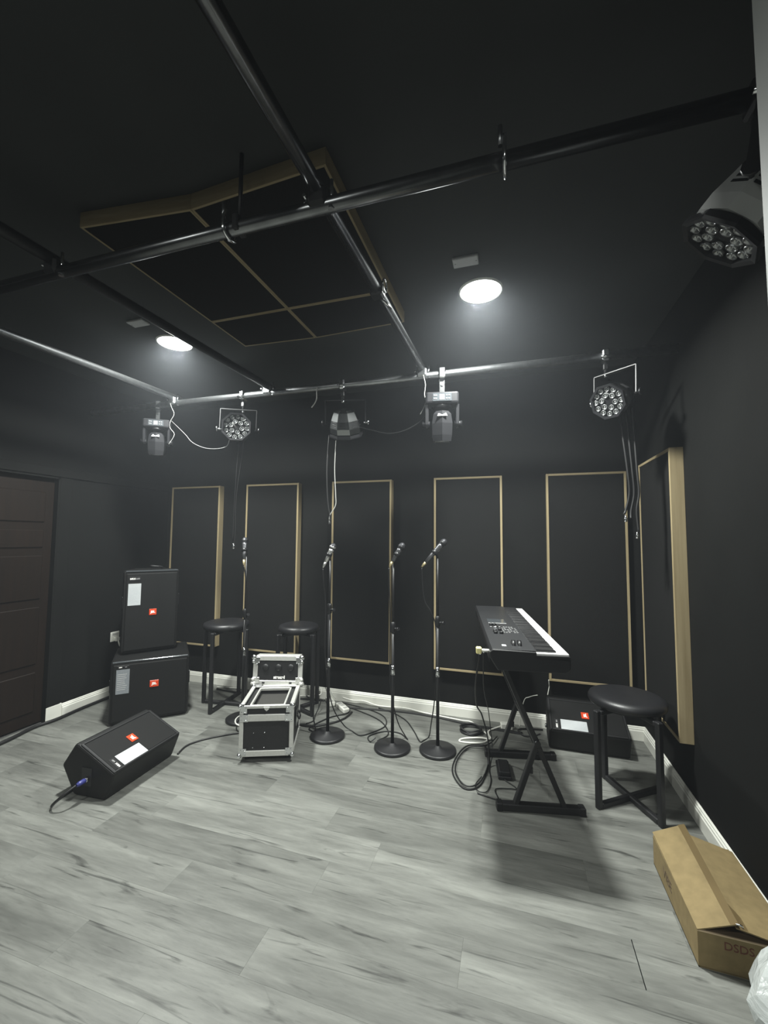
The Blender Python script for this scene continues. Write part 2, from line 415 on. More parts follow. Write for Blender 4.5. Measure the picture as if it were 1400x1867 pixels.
cloud(((xa, 2.010), (xm_, 2.010), (xm_, 2.365), (xa, 2.340)), 'short dark ceiling panel beyond the left near one')
cloud(((xm_+.001, 2.010), (xb, 2.010), (xb, 2.335), (xm_+.001, 2.365)), 'short dark ceiling panel beyond the right near one, ending in a bright oak edge')

# ------------------------------------------------------------------ pipes of the lighting rig
ZP, ZQ, RP = 2.537, 2.587, .0245
def pipe(name, a, b, label, m):
    t = thing(name, label, 'pipe', a, 0, 'pipes of the lighting rig')
    A, B = Vector(a), Vector(b)
    MB().cyl((0, 0, 0), B-A, RP, 20).build('tube', m, t)
    return t, A
def coupler(t, A, p, across):
    """swivel coupler joining a pipe at ZP with a pipe above it"""
    q = Vector(p)-A
    b = MB().box((q.x-.034, q.y-.034, q.z-.032), (q.x+.034, q.y+.034, q.z+.03), .010)
    b.build('coupler', M['steel'] if across else M['blackmetal'], t)
    MB().cyl((q.x+.045, q.y-.01, q.z-.03), (q.x+.045, q.y-.01, q.z+.055), .006, 8).cyl((q.x+.045, q.y-.01, q.z-.045), (q.x+.045, q.y-.01, q.z-.03), .011, 6, smooth=False).build('coupler_bolt', M['chrome'], t)
    MB().cyl((q.x-.045, q.y-.03, q.z+.01), (q.x-.045, q.y+.05, q.z+.01), .006, 8).build('coupler_bolt', M['chrome'], t)
pb, Ab = pipe('lighting_pipe', (XL+.001, 2.6697, ZP), (XR-.001, 2.6697, ZP), 'rear lighting pipe across the room that carries most lamps', M['steel'])
pf, Af = pipe('lighting_pipe', (XL+.001, 1.178, ZP), (XR-.001, 1.178, ZP), 'near lighting pipe across the room under the oak ceiling panels', M['darkpipe'])
pm, Am = pipe('lighting_pipe', (-.650, YF+.001, ZQ), (-.566, 2.72, ZQ), 'long pipe running away from the camera beside the right oak ceiling edge', M['darkpipe'])
pl, Al = pipe('lighting_pipe', (-2.955, YF+.001, ZQ), (-2.625, 2.74, ZQ), 'leftmost pipe running to the rear, brightly lit beside the left downlight', M['steel'])
pn, An = pipe('lighting_pipe', (-1.90, YF+.001, ZQ), (-1.745, 2.72, ZQ), 'dark pipe running to the rear over the left oak ceiling panel', M['blackmetal'])
coupler(pf, Af, (-.594, 1.178, ZP+.02), 0); coupler(pf, Af, (-1.797, 1.178, ZP+.02), 0); coupler(pf, Af, (-2.736, 1.178, ZP+.02), 0)
coupler(pb, Ab, (-.567, 2.669, ZP+.02), 1); coupler(pb, Ab, (-1.747, 2.669, ZP+.02), 1); coupler(pb, Ab, (-2.630, 2.669, ZP+.02), 1)
# hook clamps and hangers on the near pipe
def hook(t, A, x, y):
    q = Vector((x, y, ZP))-A
    MB().tube([(q.x, q.y-.02, q.z+.06), (q.x, q.y-.036, q.z+.02), (q.x, q.y-.032, q.z-.022), (q.x, q.y, q.z-.036), (q.x, q.y+.032, q.z-.022), (q.x, q.y+.036, q.z+.01)], .006, 8).build('hook_clamp', M['chrome'], t)
    MB().cyl((q.x-.012, q.y-.02, q.z+.03), (q.x-.012, q.y-.02, q.z+.09), .007, 8).build('clamp_bolt', M['steel'], t)
hook(pf, Af, -.945, 1.178); hook(pf, Af, -.01, 1.178)
q = Vector((-.905, 1.178, ZP))-Af
MB().cyl((q.x, q.y, q.z+.02), (q.x, q.y, ZC-Af.z), .0075, 8).box((q.x-.012, q.y-.030, q.z-.02), (q.x+.012, q.y+.030, q.z+.034), .004).build('hanger_rod', M['blackmetal'], t_ := pf)
q = Vector((-.583, 1.75, ZQ))-Am
MB().box((q.x-.030, q.y-.03, q.z-.03), (q.x+.030, q.y+.03, q.z+.03), .009).build('pipe_joint', M['blackmetal'], pm)
MB().tube([(q.x+.035, q.y+.0+.028*math.cos(a*PI/4), q.z+.02+.028*math.sin(a*PI/4)) for a in range(8)], .004, 6, close=True).build('safety_ring', M['chrome'], pm)
MB().cyl((q.x+.01, q.y+.03, q.z-.02), (q.x+.04, q.y+.09, q.z-.04), .007, 8).build('joint_bolt', M['chrome'], pm)
# small straps left tied on the rear pipe
def strap(name, pts, m, lab, cat='strap', r=.004):
    return tag(MB().tube(pts, r, 6).build(name, m), lab, cat)
strap('cable_tie', [(-1.325, 2.645, 2.535), (-1.33, 2.64, 2.50), (-1.33, 2.64, 2.45), (-1.345, 2.64, 2.415), (-1.37, 2.64, 2.385)], M['greycord'], 'thin grey strap hanging off the rear pipe left of the rear facing lamp')
strap('safety_cord', [(-.56, 2.64, 2.55), (-.54, 2.635, 2.47), (-.545, 2.635, 2.40), (-.54, 2.64, 2.34), (-.575, 2.64, 2.27)], M['greycord'], 'thin cord dangling left of the lamp with the display', 'cord', r=.0024)
strap('safety_cord', [(-2.65, 2.64, 2.57), (-2.625, 2.64, 2.50), (-2.595, 2.64, 2.44), (-2.63, 2.64, 2.38), (-2.63, 2.64, 2.33), (-2.585, 2.64, 2.27), (-2.63, 2.63, 2.19)], M['greycord'], 'white cord dangling over the leftmost spotlight', 'cord', r=.0014)

# ------------------------------------------------------------------ stage lamps
def wing_bolt(p, parent, m=None, axis=(1, 0, 0)):
    a = Vector(axis).normalized(); p = Vector(p)
    b = MB().cyl(p-a*.012, p+a*.016, .007, 8).cyl(p+a*.016, p+a*.024, .020, 10)
    return b.build('tilt_knob', m or M['blackplastic'], parent)
def pipe_clamp(t, zp, m):
    """hook clamp round the pipe; local origin is the pipe axis"""
    MB().box((-.020, -.034, -.036), (.020, .034, .034), .008).build('pipe_clamp', m, t)
    MB().cyl((0, 0, -.12), (0, 0, -.03), .010, 10).box((-.013, -.013, -.085), (.013, .013, -.05), .004).build('clamp_stem', M['blackmetal'], t)
    MB().cyl((-.028, -.038, -.015), (.028, -.038, -.015), .008, 8).build('clamp_bolt', M['chrome'], t)
def ngon(n, r, z, rot=0.): return [(r*math.cos(2*PI*(i+.5)/n+rot), r*math.sin(2*PI*(i+.5)/n+rot), z) for i in range(n)]
lens_me = None
def par_lamp(pipe_pt, centre, aim, label, clampmat, R=.105, depth=.17, house=None, spin=0.):
    global lens_me
    P, Cn, a = Vector(pipe_pt), Vector(centre), Vector(aim).normalized()
    t = thing('par_lamp', label, 'stage light', P, 0, 'stage lamps on the pipes')
    c = Cn-P
    side = a.cross(Vector((0, 0, 1))).normalized()
    up = side.cross(a).normalized()
    m = Matrix((side, up, a)).transposed().to_4x4(); m.translation = c      # local z = light direction, origin = front face
    hm = house or M['parhouse']
    b = MB(); t8 = b.bm; rings = []
    for (rr, z) in ((R*.98, -.012), (R*.97, -.05), (R*.86, -.10), (R*.66, -depth), (R*.40, -depth-.012)):
        rings.append([t8.verts.new(p) for p in ngon(8, rr, z, spin)])
    t8.faces.new(rings[0]); t8.faces.new(rings[-1])
    for k in range(len(rings)-1):
        for i in range(8): t8.faces.new((rings[k][i], rings[k][(i+1) % 8], rings[k+1][(i+1) % 8], rings[k+1][i]))
    body = b.build('housing', hm, t, mtx=m)
    # vent slots: recessed dark bars on the facets
    for i in range(8):
        ang = 2*PI*(i+1)/8+spin
        for k in range(3):
            z = -.40*depth-.015*k
            kk = .97-.11*((-.05-z)/.05) if z > -.10 else .86-.20*((-.10-z)/(depth-.10))
            tl = math.atan2(R*.11, .05) if z > -.10 else math.atan2(R*.20, depth-.10)
            mm = Matrix.Rotation(ang, 4, 'Z') @ Matrix.Translation((R*kk*math.cos(PI/8), .006*(-1)**i, z)) @ Matrix.Rotation(tl, 4, 'Y')
            MB().box((-.003, -.021, -.0036), (.0012, .021, .0036), 0, mm).build('vent_slot', M['blackplastic'], body)
    # bezel: octagonal ring standing proud of the lens plate
    b = MB(); t8 = b.bm
    prof = [(R*1.0, -.006), (R*1.04, .010), (R*1.03, .018), (R*.90, .016), (R*.88, -.004)]
    rings = [[t8.verts.new(p) for p in ngon(8, rr, z)] for rr, z in prof]
    for k in range(len(rings)-1):
        for i in range(8): t8.faces.new((rings[k][i], rings[k][(i+1) % 8], rings[k+1][(i+1) % 8], rings[k+1][i]))
    b.build('bezel', M['lamphouse'], t, mtx=m)
    plate = MB().lathe([(0, 0), (R*.86, 0), (R*.86, -.012)], 32).build('lens_plate', M['blackplastic'], t, mtx=m)
    if lens_me is None:
        s = MB().lathe([(.0158, .001), (.0158, .006), (.0146, .0085), (.0120, .0060), (.0085, .0005), (.0050, .0003), (.0045, .004), (.0025, .006), (0, .0065)], 14, cap=False)
        lens_me = s.me('lens', M['lens'])
    k = R/.105
    for n_, rr, off in ((12, .0755, .13), (6, .040, .3)):
        for i in range(n_):
            o = link('lens', lens_me, plate); an = 2*PI*i/n_+off
            o.location = (rr*k*math.cos(an), rr*k*math.sin(an), 0); o.scale = (k*1.0, k*1.0, 1)
    # U bracket from the clamp stem to the pivots
    piv = c - a*.075; w = R*1.22
    top = Vector((0, 0, -.11))
    upv = (top-piv); upv = (upv - side*upv.dot(side))
    L, Rr = piv-side*w, piv+side*w
    Lt, Rt = L+upv*.98, R_ if False else Rr+upv*.98
    nrm = side.cross(upv).normalized()
    MB().bar(L, Lt, .026, .005, side).bar(Rr, Rt, .026, .005, side).bar(Lt, Rt, .026, .005, upv).build('bracket', M['blackmetal'], t)
    wing_bolt(Rr, t, M['chrome'], side); wing_bolt(L, t, M['blackplastic'], -side)
    MB().cyl(top+Vector((0, 0, -.02)), top+Vector((0, 0, .0)), .012, 8).build('bracket_bolt', M['chrome'], t)
    pipe_clamp(t, 0, clampmat)
    return t
par_lamp((-1.965, 2.6697, ZP), (-1.950, 2.575, 2.268), (.467, -.879, .02), 'round multi-lens lamp facing the room, second lamp from the left on the rear pipe', M['chrome'], R=.108)
par_lamp((.532, 2.6697, ZP), (.525, 2.575, 2.235), (-.579, -.683, -.40), 'round multi-lens lamp hanging at the right end of the rear pipe', M['steel'], R=.098)
par_lamp((-1.14, 2.6697, ZP), (-1.135, 2.73, 2.205), (-.10, .48, -.87), 'black lamp turned away to the rear wall, in the middle of the rear pipe', M['chrome'], R=.118, depth=.155)
par_lamp((.585, 1.178, ZP), (.512, 1.20, 2.2106), (-.609, .238, -.757), 'large near lamp pointing down beside the grey wall edge, slotted housing coloured as if lit', M['blackmetal'], R=.097, depth=.20, house=M['lamplit'], spin=.38)

def moving_head(pipe_pt, rz, label, clampmat, tilt=.12, s=1.):
    t = thing('moving_head', label, 'stage light', pipe_pt, rz, 'stage lamps on the pipes'); t.scale = (s, s, s)
    # clamp and flat bracket, origin on the pipe axis
    MB().box((-.022, -.036, -.036), (.022, .034, .036), .006).build('pipe_clamp', clampmat, t)
    MB().box((-.018, -.005, -.135), (.018, .005, -.03), .002).box((-.025, -.02, -.14), (.025, .02, -.132), .002).build('hanging_bracket', clampmat, t)
    MB().cyl((-.0, -.012, -.075), (0, .012, -.075), .009, 8).build('bracket_bolt', M['chrome'], t)
    MB().box((-.105, -.07, -.215), (.105, .07, -.14), .012, seg=2).build('base_housing', M['lamphouse'], t)
    dp = MB().box((-.062, -.0735, -.205), (.060, -.069, -.152), .003).build('display_panel', M['lcd'], t)
    MB().box((-.018, -.0755, -.196), (.014, -.073, -.160), .002).build('display_screen', M['button'], dp)
    bmsh = None
    for (x, z) in ((-.050, -.168), (-.038, -.168), (-.050, -.188), (-.038, -.188), (.028, -.168), (.044, -.168), (.028, -.188), (.044, -.188)):
        if bmsh is None: bmsh = MB().box((-.005, -.002, -.004), (.005, .002, .004), .001).me('menu_button', M['button'])
        o = link('menu_button', bmsh, dp); o.location = (x, -.0745, z)
    for sx in (-1, 1):
        MB().prism([(-.045, -.215), (.045, -.215), (.028, -.345), (0, -.365), (-.028, -.345)], 'x', sx*.098-.011, sx*.098+.011, .004).build('yoke_arm', M['lamphouse'], t)
        MB().cyl((sx*.080, 0, -.335), (sx*.128, 0, -.335), .019, 14).build('pivot_knob', M['blackplastic'], t)
    MB().lathe([(0, -.232), (.055, -.232), (.060, -.215)], 20).build('turntable', M['blackmetal'], t)
    m = Matrix.Translation((0, 0, -.335)) @ Matrix.Rotation(tilt, 4, 'X')
    b = MB(); t8 = b.bm; rings = []
    for (rx, ry, z) in ((.045, .040, .082), (.066, .060, .060), (.076, .070, .0), (.073, .068, -.075), (.066, .062, -.115)):
        rings.append([t8.verts.new((rx*math.cos(2*PI*(i+.5)/6), ry*math.sin(2*PI*(i+.5)/6), z)) for i in range(6)])
    t8.faces.new(rings[0]); t8.faces.new(rings[-1])
    for k in range(len(rings)-1):
        for i in range(6): t8.faces.new((rings[k][i], rings[k][(i+1) % 6], rings[k+1][(i+1) % 6], rings[k+1][i]))
    hd = b.build('head', M['lamphouse'], t, mtx=m)
    MB().prism([(-.032, -.012), (.032, -.012), (.026, .016), (-.026, .016)], 'y', -.003, .003, .001,
               Matrix.Translation((0, -.058, .050)) @ Matrix.Rotation(math.radians(-48), 4, 'X')).build('head_highlight', M['lamplit'], hd)  # pale plate standing in for the highlight on top of the head
    MB().lathe([(.0, -.119), (.046, -.119), (.052, -.112)], 20).build('head_lens', M['lens'], hd)
    return t
moving_head((-2.79, 2.6697, ZP), .62, 'black moving spotlight hanging at the left end of the rear pipe', M['chrome'], s=.92)
moving_head((-.435, 2.6697, ZP), .18, 'black moving spotlight with control display, right of the long pipe end', M['chrome'])

# lamp cables that hang down
def cable(name, pts, r, m, label, cat='cable', n=6, group=None, res=6):
    return tag(MB().tube(pts, r, n, res=res).build(name, m), label, cat, group)
cable('lamp_cable', [(-1.97, 2.64, 2.20), (-1.99, 2.65, 2.0), (-2.01, 2.66, 1.70), (-2.015, 2.66, 1.42)], .004, M['rubber'], 'black cable hanging from the round lamp down between the two leftmost wall panels')
cable('lamp_cable', [(-1.935, 2.64, 2.20), (-1.95, 2.65, 2.05), (-1.995, 2.66, 1.75), (-1.995, 2.66, 1.44), (-2.005, 2.66, 1.40)], .004, M['rubber'], 'second black cable with a plug, hanging left of the first microphone')
cable('lamp_cable', [(-1.255, 2.70, 2.19), (-1.26, 2.68, 1.95), (-1.245, 2.67, 1.72), (-1.225, 2.67, 1.60), (-1.22, 2.67, 1.575)], .0045, M['rubber'], 'black cable hanging straight from the rear facing lamp')
cable('lamp_cable', [(-1.20, 2.70, 2.18), (-1.20, 2.68, 1.95), (-1.185, 2.67, 1.76), (-1.185, 2.67, 1.68), (-1.225, 2.67, 1.615), (-1.23, 2.67, 1.58)], .0030, M['greycord'], 'grey cable bowing out below the rear facing lamp')
for k, lab in ((0, 'left black cable hanging from the right end lamp'), (1, 'middle black cable hanging from the right end lamp, forked at its tip'), (2, 'right black cable hanging lowest from the right end lamp')):
    x = .615+.024*k; z = (1.60, 1.575, 1.50)[k]
    cable('lamp_cable', [(.605+.03*k, 2.69, 2.22), (.612+.03*k, 2.68, 2.08), (x+.016, 2.67, 1.85), (x+.022, 2.67, 1.72), (x+.004*k, 2.67, 1.62), (x+.012*k-.012, 2.66, z)], .0065, M['rubber'], lab, n=8)
for (p, lab) in (((.612, 2.66, 1.585), 'metal plug at the tip of the left hanging cable by the right corner'), ((.668, 2.66, 1.49), 'metal plug at the tip of the lowest hanging cable by the right corner'), ((-2.008, 2.66, 1.395), 'tiny metal plug at the cable tip beside the first microphone'), ((-1.228, 2.67, 1.565), 'dark plug at the cable tip above the second microphone')):
    o = MB().lathe([(.0, 0), (.008, .002), (.009, .022), (.006, .028), (.005, .04)], 10).build('plug', M['chrome'] if 'dark' not in lab else M['rubber']); o.location = (p[0], p[1], p[2]-.03)
    tag(o, lab, 'plug')
cable('lamp_lead', [(-2.66, 2.68, 2.40), (-2.57, 2.67, 2.33), (-2.50, 2.67, 2.27), (-2.42, 2.66, 2.20), (-2.30, 2.66, 2.150), (-2.17, 2.65, 2.135), (-2.09, 2.65, 2.15), (-2.06, 2.64, 2.19)], .0017, M['button'], 'thin white lead drooping between the two leftmost lamps')
cable('lamp_lead', [(-1.02, 2.69, 2.23), (-.93, 2.68, 2.20), (-.80, 2.67, 2.165), (-.68, 2.67, 2.18), (-.57, 2.67, 2.24), (-.50, 2.67, 2.32)], .0035, M['rubber'], 'thin dark lead drooping between the rear facing lamp and the display lamp')

# ------------------------------------------------------------------ speakers
def label_lines(parent, m, w, h, n, mt):
    """flat print on a label"""
    b = MB()
    for i in range(n):
        y = h/2-h*(.2+.7*i/n); ww = w*random.uniform(.55, .82)
        b.box((-w*.42, y-.0022, 0), (-w*.42+ww, y+.0022, .0004))
    o = b.build('label_print', mt, parent, mtx=m); o['kind'] = 'stuff'; return o
def badge(parent, m, w=.052, h=.045):
    o = MB().box((-w/2, -h/2, 0), (w/2, h/2, .005), .0012).build('badge', M['orange'], parent, mtx=m)
    text_mesh('badge_lettering', 'JBL', h*.50, M['whitetext'], o, Matrix.Translation((0, 0, .0055)), bold=.0012)
    return o
def name_tag(parent, m, w, h, s1, s2):
    o = MB().box((-w/2, -h/2, 0), (w/2, h/2, .0015), .0005).build('name_tag', M['blackplastic'], parent, mtx=m)
    text_mesh('tag_lettering', s1, h*.52, M['whitetext'], o, Matrix.Translation((-w*.23, 0, .0022)), bold=.0006)
    text_mesh('tag_lettering', s2, h*.46, M['greytext'], o, Matrix.Translation((w*.24, 0, .0022)))
    return o
def cabinet(name, loc, rz, w, dpt, h, label, lab_uv, tag_uv, badge_uv, paper, taper=1.):
    t = thing(name, label, 'speaker', loc, rz, 'black loudspeakers')
    MB().prism([(-w/2, 0), (w/2, 0), (w/2, .09), (taper*w/2, dpt), (-taper*w/2, dpt), (-w/2, .09)], 'z', .010, h, .018, seg=2).build('cabinet', M['spk'], t)
    fx = [(-1, 0), (1, 0), (-1, 1), (1, 1)]
    for sx, sy in fx:
        MB().lathe([(.022, 0), (.022, .012)], 12, Matrix.Translation((sx*(w/2*(taper if sy else 1)-.05), .05+sy*(dpt-.10), 0))).build('foot', M['rubber'], t)
    MB().box((-w/2+.018, -.012, .03), (w/2-.018, .004, h-.022), .008, seg=2).build('grille', M['grille'], t)
    MB().box((-w/2+.012, -.006, h-.012), (w/2-.012, .012, h+.001), .005, seg=3).build('top_lip', M['lcd'], t)
    for sx in (-1, 1):
        b = MB().box((-.008, -.03, -.05), (.0, .03, .05), .006, Matrix.Translation((sx*(w/2+.001)+.005, .045, h*.62)))
        b.build('side_handle', M['blackplastic'], t)
    def at(u, v): return frame((1, 0, 0), (0, 0, 1), (-w/2+u*w, -.0125, h*(1-v)))
    u0, u1, v0, v1 = lab_uv
    lw, lh = (u1-u0)*w, (v1-v0)*h
    p = MB().box((-lw/2, -lh/2, 0), (lw/2, lh/2, .0012)).build('paper_label', paper, t, mtx=at((u0+u1)/2, (v0+v1)/2))
    label_lines(p, Matrix.Translation((0, 0, .0013)), lw, lh, 9, M['print'] if paper is M['paper'] else M['greytext'])
    u0, u1, v0, v1 = tag_uv
    name_tag(t, at((u0+u1)/2, (v0+v1)/2), (u1-u0)*w, (v1-v0)*h, 'MRX', '600')
    badge(t, at(*badge_uv), w*.13 if w < .5 else .062, .050)
    return t
sub_rz = math.atan2(2.883-2.494, -2.571+2.961)
cabinet('subwoofer', ((-2.571-2.961)/2, (2.883+2.494)/2, 0), sub_rz, .552, .50, .483, 'wide black subwoofer on the floor at the bottom of the speaker stack',
        (.075, .235, .12, .50), (.085, .225, .065, .105), (.545, .40), M['papershade'])
top_rz = math.atan2(2.996-2.66, -2.813+3.061)
top_c = Vector(((-3.061-2.813)/2, (2.66+2.996)/2, .483))
cabinet('loudspeaker', top_c, top_rz, .418, .33, .685, 'tall black loudspeaker standing on top of the subwoofer',
        (.08, .30, .155, .415), (.10, .29, .07, .125), (.525, .51), M['paper'], taper=.5)
e = Vector((math.cos(top_rz), math.sin(top_rz), 0)); f_ = Vector((-math.sin(top_rz), math.cos(top_rz), 0))
P0 = top_c + e*.045 + f_*.13 + Vector((0, 0, .685))
cable('cable_coil', [P0+e*(.045*math.cos(a)+.01*math.sin(3*a))+f_*.03*math.sin(a)+Vector((0, 0, .012+.018*abs(math.sin(a*.5)))) for a in [i*PI/4 for i in range(14)]], .007, M['rubber'],
      'small loop of black cable lying on top of the tall loudspeaker', 'cable')

def wedge(loc, rz, label, plugged):
    t = thing('floor_monitor', label, 'speaker', loc, rz, 'black loudspeakers')
    Lh = .2525
    prof = [(.107, .004), (-.11, .004), (-.202, .153), (-.113, .282), (-.085, .276), (.165, .152)]
    MB().prism(prof, 'y', -Lh, Lh, .012, seg=2).build('cabinet', M['spk'], t)
    a, b = Vector((-.085, 0, .276)), Vector((.165, 0, .152))
    ex = (b-a).normalized(); ny = Vector((0, 1, 0)); sl = (b-a).length
    G = Matrix((ex, ny, ex.cross(ny))).transposed().to_4x4(); G.translation = a          # x down the slope, y along, z out
    # raised rim around the grille
    rim = MB()
    for lo, hi in (((.004, -Lh+.006, -.002), (sl-.004, -Lh+.020, .006)), ((.004, Lh-.020, -.002), (sl-.004, Lh-.006, .006)),
                   ((.004, -Lh+.020, -.002), (.014, Lh-.020, .006)), ((sl-.016, -Lh+.020, -.002), (sl-.004, Lh-.020, .006))):
        rim.box(lo, hi, .0025)
    rim.build('grille_rim', M['blackmetal'], t, mtx=G)
    MB().box((.015, -Lh+.021, -.003), (sl-.017, Lh-.021, .0035), .002).build('grille', M['grille'], t, mtx=G)
    for sy in (-1, 1):
        for x in (-.08, .08):
            MB().lathe([(.014, 0), (.014, .006)], 10, Matrix.Translation((x, sy*.2, 0))).build('foot', M['rubber'], t)
    # printed matter reads from the +y side: text runs up the slope
    def at(x, y): return G @ frame((-1, 0, 0), (0, -1, 0), (x, y, .0036))
    m = at(.2245, -Lh+.163)
    p = MB().box((-.041, -.084, 0), (.041, .084, .0012)).build('paper_label', M['paper'], t, mtx=m)
    label_lines(p, Matrix.Translation((0, -.05, .0013)), .06, .05, 3, M['print'])
    name_tag(t, at(.2245, -Lh+.053), .078, .030, 'MRX', '600')
    badge(t, at(.131, -Lh+.244), .054, .048)
    # recessed connector dish on the near end
    E = frame((1, 0, 0), (0, 0, 1), (-.02, -Lh-.0005, .115))
    MB().box((-.035, -.05, -.002), (.035, .05, .0025), .002).build('jack_plate', M['blackplastic'], t, mtx=E)
    c = MB().lathe([(.014, 0), (.014, .012), (.010, .014)], 14).build('socket', M['chrome'], t, mtx=E @ Matrix.Translation((.006, -.012, .002)))
    if plugged:
        MB().lathe([(.012, 0), (.0135, .006), (.0135, .032), (.008, .05)], 14).build('speaker_plug', M['blue'], t, mtx=E @ Matrix.Translation((.006, -.012, .014)))
    return t
wedge((-2.276, 2.064, 0), .05, 'wedge floor monitor at the left with a blue cable plug in its end', True)
wedge((.4745, 3.318, 0), -PI/2, 'wedge floor monitor against the rear wall beside the right stool', False)
cable('speaker_cable', [(-2.275, 1.745, .104), (-2.29, 1.70, .085), (-2.33, 1.675, .045), (-2.37, 1.69, .012), (-2.40, 1.74, .008), (-2.42, 1.85, .008)], .006, M['rubber'], 'black speaker cable plugged into the left wedge monitor')
cable('floor_cable', [(-2.155, 2.34, .006), (-2.18, 2.46, .006), (-2.11, 2.585, .006), (-1.96, 2.72, .006), (-1.80, 2.80, .006)], .006, M['rubber'], 'black cable on the floor from the left wedge monitor to the flight case')
cable('power_cable', [(-3.40, 1.6, .013), (-3.41, 2.05, .013), (-3.462, 2.3, .013), (-3.447, 2.46, .013), (-3.472, 2.70, .013), (-3.478, 3.1, .013), (-3.46, 3.42, .013)], .0125, M['rubber'], 'thick black cable along the floor by the left wall', n=10)

# wall socket
t = thing('wall_socket', 'white double wall socket with a plug, left of the speaker stack', 'socket', (XL, 2.985, .535))
MB().box((0, -.043, -.043), (.010, .043, .043), .003).build('face_plate', M['whiteplastic'], t)
MB().box((.009, -.030, .012), (.0115, .030, .032), .001).build('socket_insert', M['greycord'], t)
MB().box((.010, -.018, -.040), (.045, .022, -.004), .006).build('plug_body', M['whiteplastic'], t)
cable('white_cord', [(XL+.04, 2.99, .51), (XL+.045, 2.995, .48), (XL+.04, 3.01, .45), (XL+.03, 3.04, .42), (XL+.03, 3.10, .30), (XL+.03, 3.16, .05)], .006, M['whiteplastic'], 'white cord hanging from the plug in the wall socket', 'cord')

# ------------------------------------------------------------------ stools
def stool(loc, corners, h, R, label):
    """round padded seat on two crossing hoops; corners: four floor points, opposite pairs (0,2) and (1,3)"""
    t = thing('bar_stool', label, 'stool', loc, 0, 'round black stools')
    o = Vector(loc); C4 = [Vector((x, y, 0))-o for x, y in corners]; s = .030
    MB().lathe([(R*.80, h-.052), (R*.97, h-.050), (R, h-.040), (R, h-.026), (R*.96, h-.010), (R*.80, h), (R*.4, h+.003), (0, h+.003)], 48).build('seat', M['leather'], t)
    MB().lathe([(0, h-.066), (R*.82, h-.066), (R*.82, h-.050), (0, h-.050)], 32).build('seat_base', M['blackmetal'], t)
    for i, p in enumerate(C4):
        d = C4[(i+2) % 4]-p
        MB().bar(p+Vector((0, 0, 0)), p+Vector((0, 0, h-.06)), s, s, d.normalized(), .005).build('leg', M['blackmetal'], t)
    for i in (0, 1):
        p, q = C4[i], C4[i+2]; d = (q-p).normalized()*s*.5; dz = Vector((0, 0, s*.5+(.001 if i else 0)))
        MB().bar(p+d+dz, q-d+dz, s, s, (0, 0, 1), .005).build('floor_bar', M['blackmetal'], t)
        tz = Vector((0, 0, h-.075))
        MB().bar(p+d+tz, q-d+tz, s, s*.8, (0, 0, 1), .004).build('seat_bar', M['blackmetal'], t)
    return t
stool((-2.425, 3.15, 0), ((-2.617, 3.122), (-2.397, 2.941), (-2.225, 3.165), (-2.44, 3.37)), .715, .194, 'round black padded stool nearest the speaker stack')
stool((-1.765, 3.245, 0), ((-1.585, 3.165), (-1.665, 3.413), (-1.94, 3.33), (-1.862, 3.08)), .715, .172, 'round black padded stool behind the flight case')
stool((.605, 2.73, 0), ((.428, 2.595), (.705, 2.531), (.800, 2.880), (.520, 2.920)), .578, .198, 'round black padded stool at the right by the keyboard')

# ------------------------------------------------------------------ microphone stands and microphones
def mic_stand(x, y, hz, collar, label):
    t = thing('microphone_stand', label, 'microphone stand', (x, y, 0), 0, 'microphone stands')
    MB().lathe([(.122, 0), (.127, .004), (.126, .017), (.118, .022), (.03, .026), (.018, .040), (0, .042)], 48).build('base', M['blackmetal'], t)
    MB().cyl((0, 0, .04), (0, 0, collar), .0115, 14).build('lower_pole', M['blackmetal'], t)
    MB().cyl((0, 0, collar), (0, 0, hz), .008, 12).build('upper_pole', M['blackmetal'], t)
    MB().lathe([(.0125, collar-.06), (.017, collar-.055), (.018, collar-.005), (.0145, collar+.012), (.009, collar+.016)], 16).build('height_collar', M['blackplastic'], t)
    MB().cyl((0, 0, collar-.03), (.035, -.02, collar-.026), .006, 8).cyl((.035, -.02, collar-.03), (.05, -.027, collar-.024), .012, 8).build('clutch_knob', M['blackplastic'], t)
    MB().cyl((0, 0, .50), (0, 0, .565), .0135, 14).build('chrome_sleeve', M['chrome'], t)
    return t
def microphone(ball, tail, label, bm, tailmat=None):
    b, q = Vector(ball), Vector(tail); d = (q-b); L = d.length; d.normalize()
    m = Matrix.Translation(b) @ d.to_track_quat('Z', 'Y').to_matrix().to_4x4()
    t = thing('microphone', label, 'microphone', (0, 0, 0), 0, 'microphones on stands'); t.matrix_world = m
    MB().lathe([(0, -.022), (.012, -.019), (.021, -.008), (.0245, .006), (.0235, .020), (.020, .027)], 20).build('grille_ball', M['mesh'], t)
    MB().lathe([(.0245, .003), (.0265, .006), (.0265, .012), (.0245, .015)], 20, cap=False).build('grille_band', M['blackplastic'] if bm is not M['silver'] else M['silver'], t)
    MB().lathe([(.0205, .026), (.0195, .040), (.0155, L*.55), (.0125, L-.035)], 18).build('handle', bm, t)
    MB().lathe([(.0105, L-.036), (.0105, L-.012), (.0075, L), (.005, L+.012)], 14).build('cable_plug', tailmat or M['silver'], t)
    MB().box((-.006, -.0185, .058), (.006, -.012, .078), .002).build('switch', M['greycord'], t)
    return t
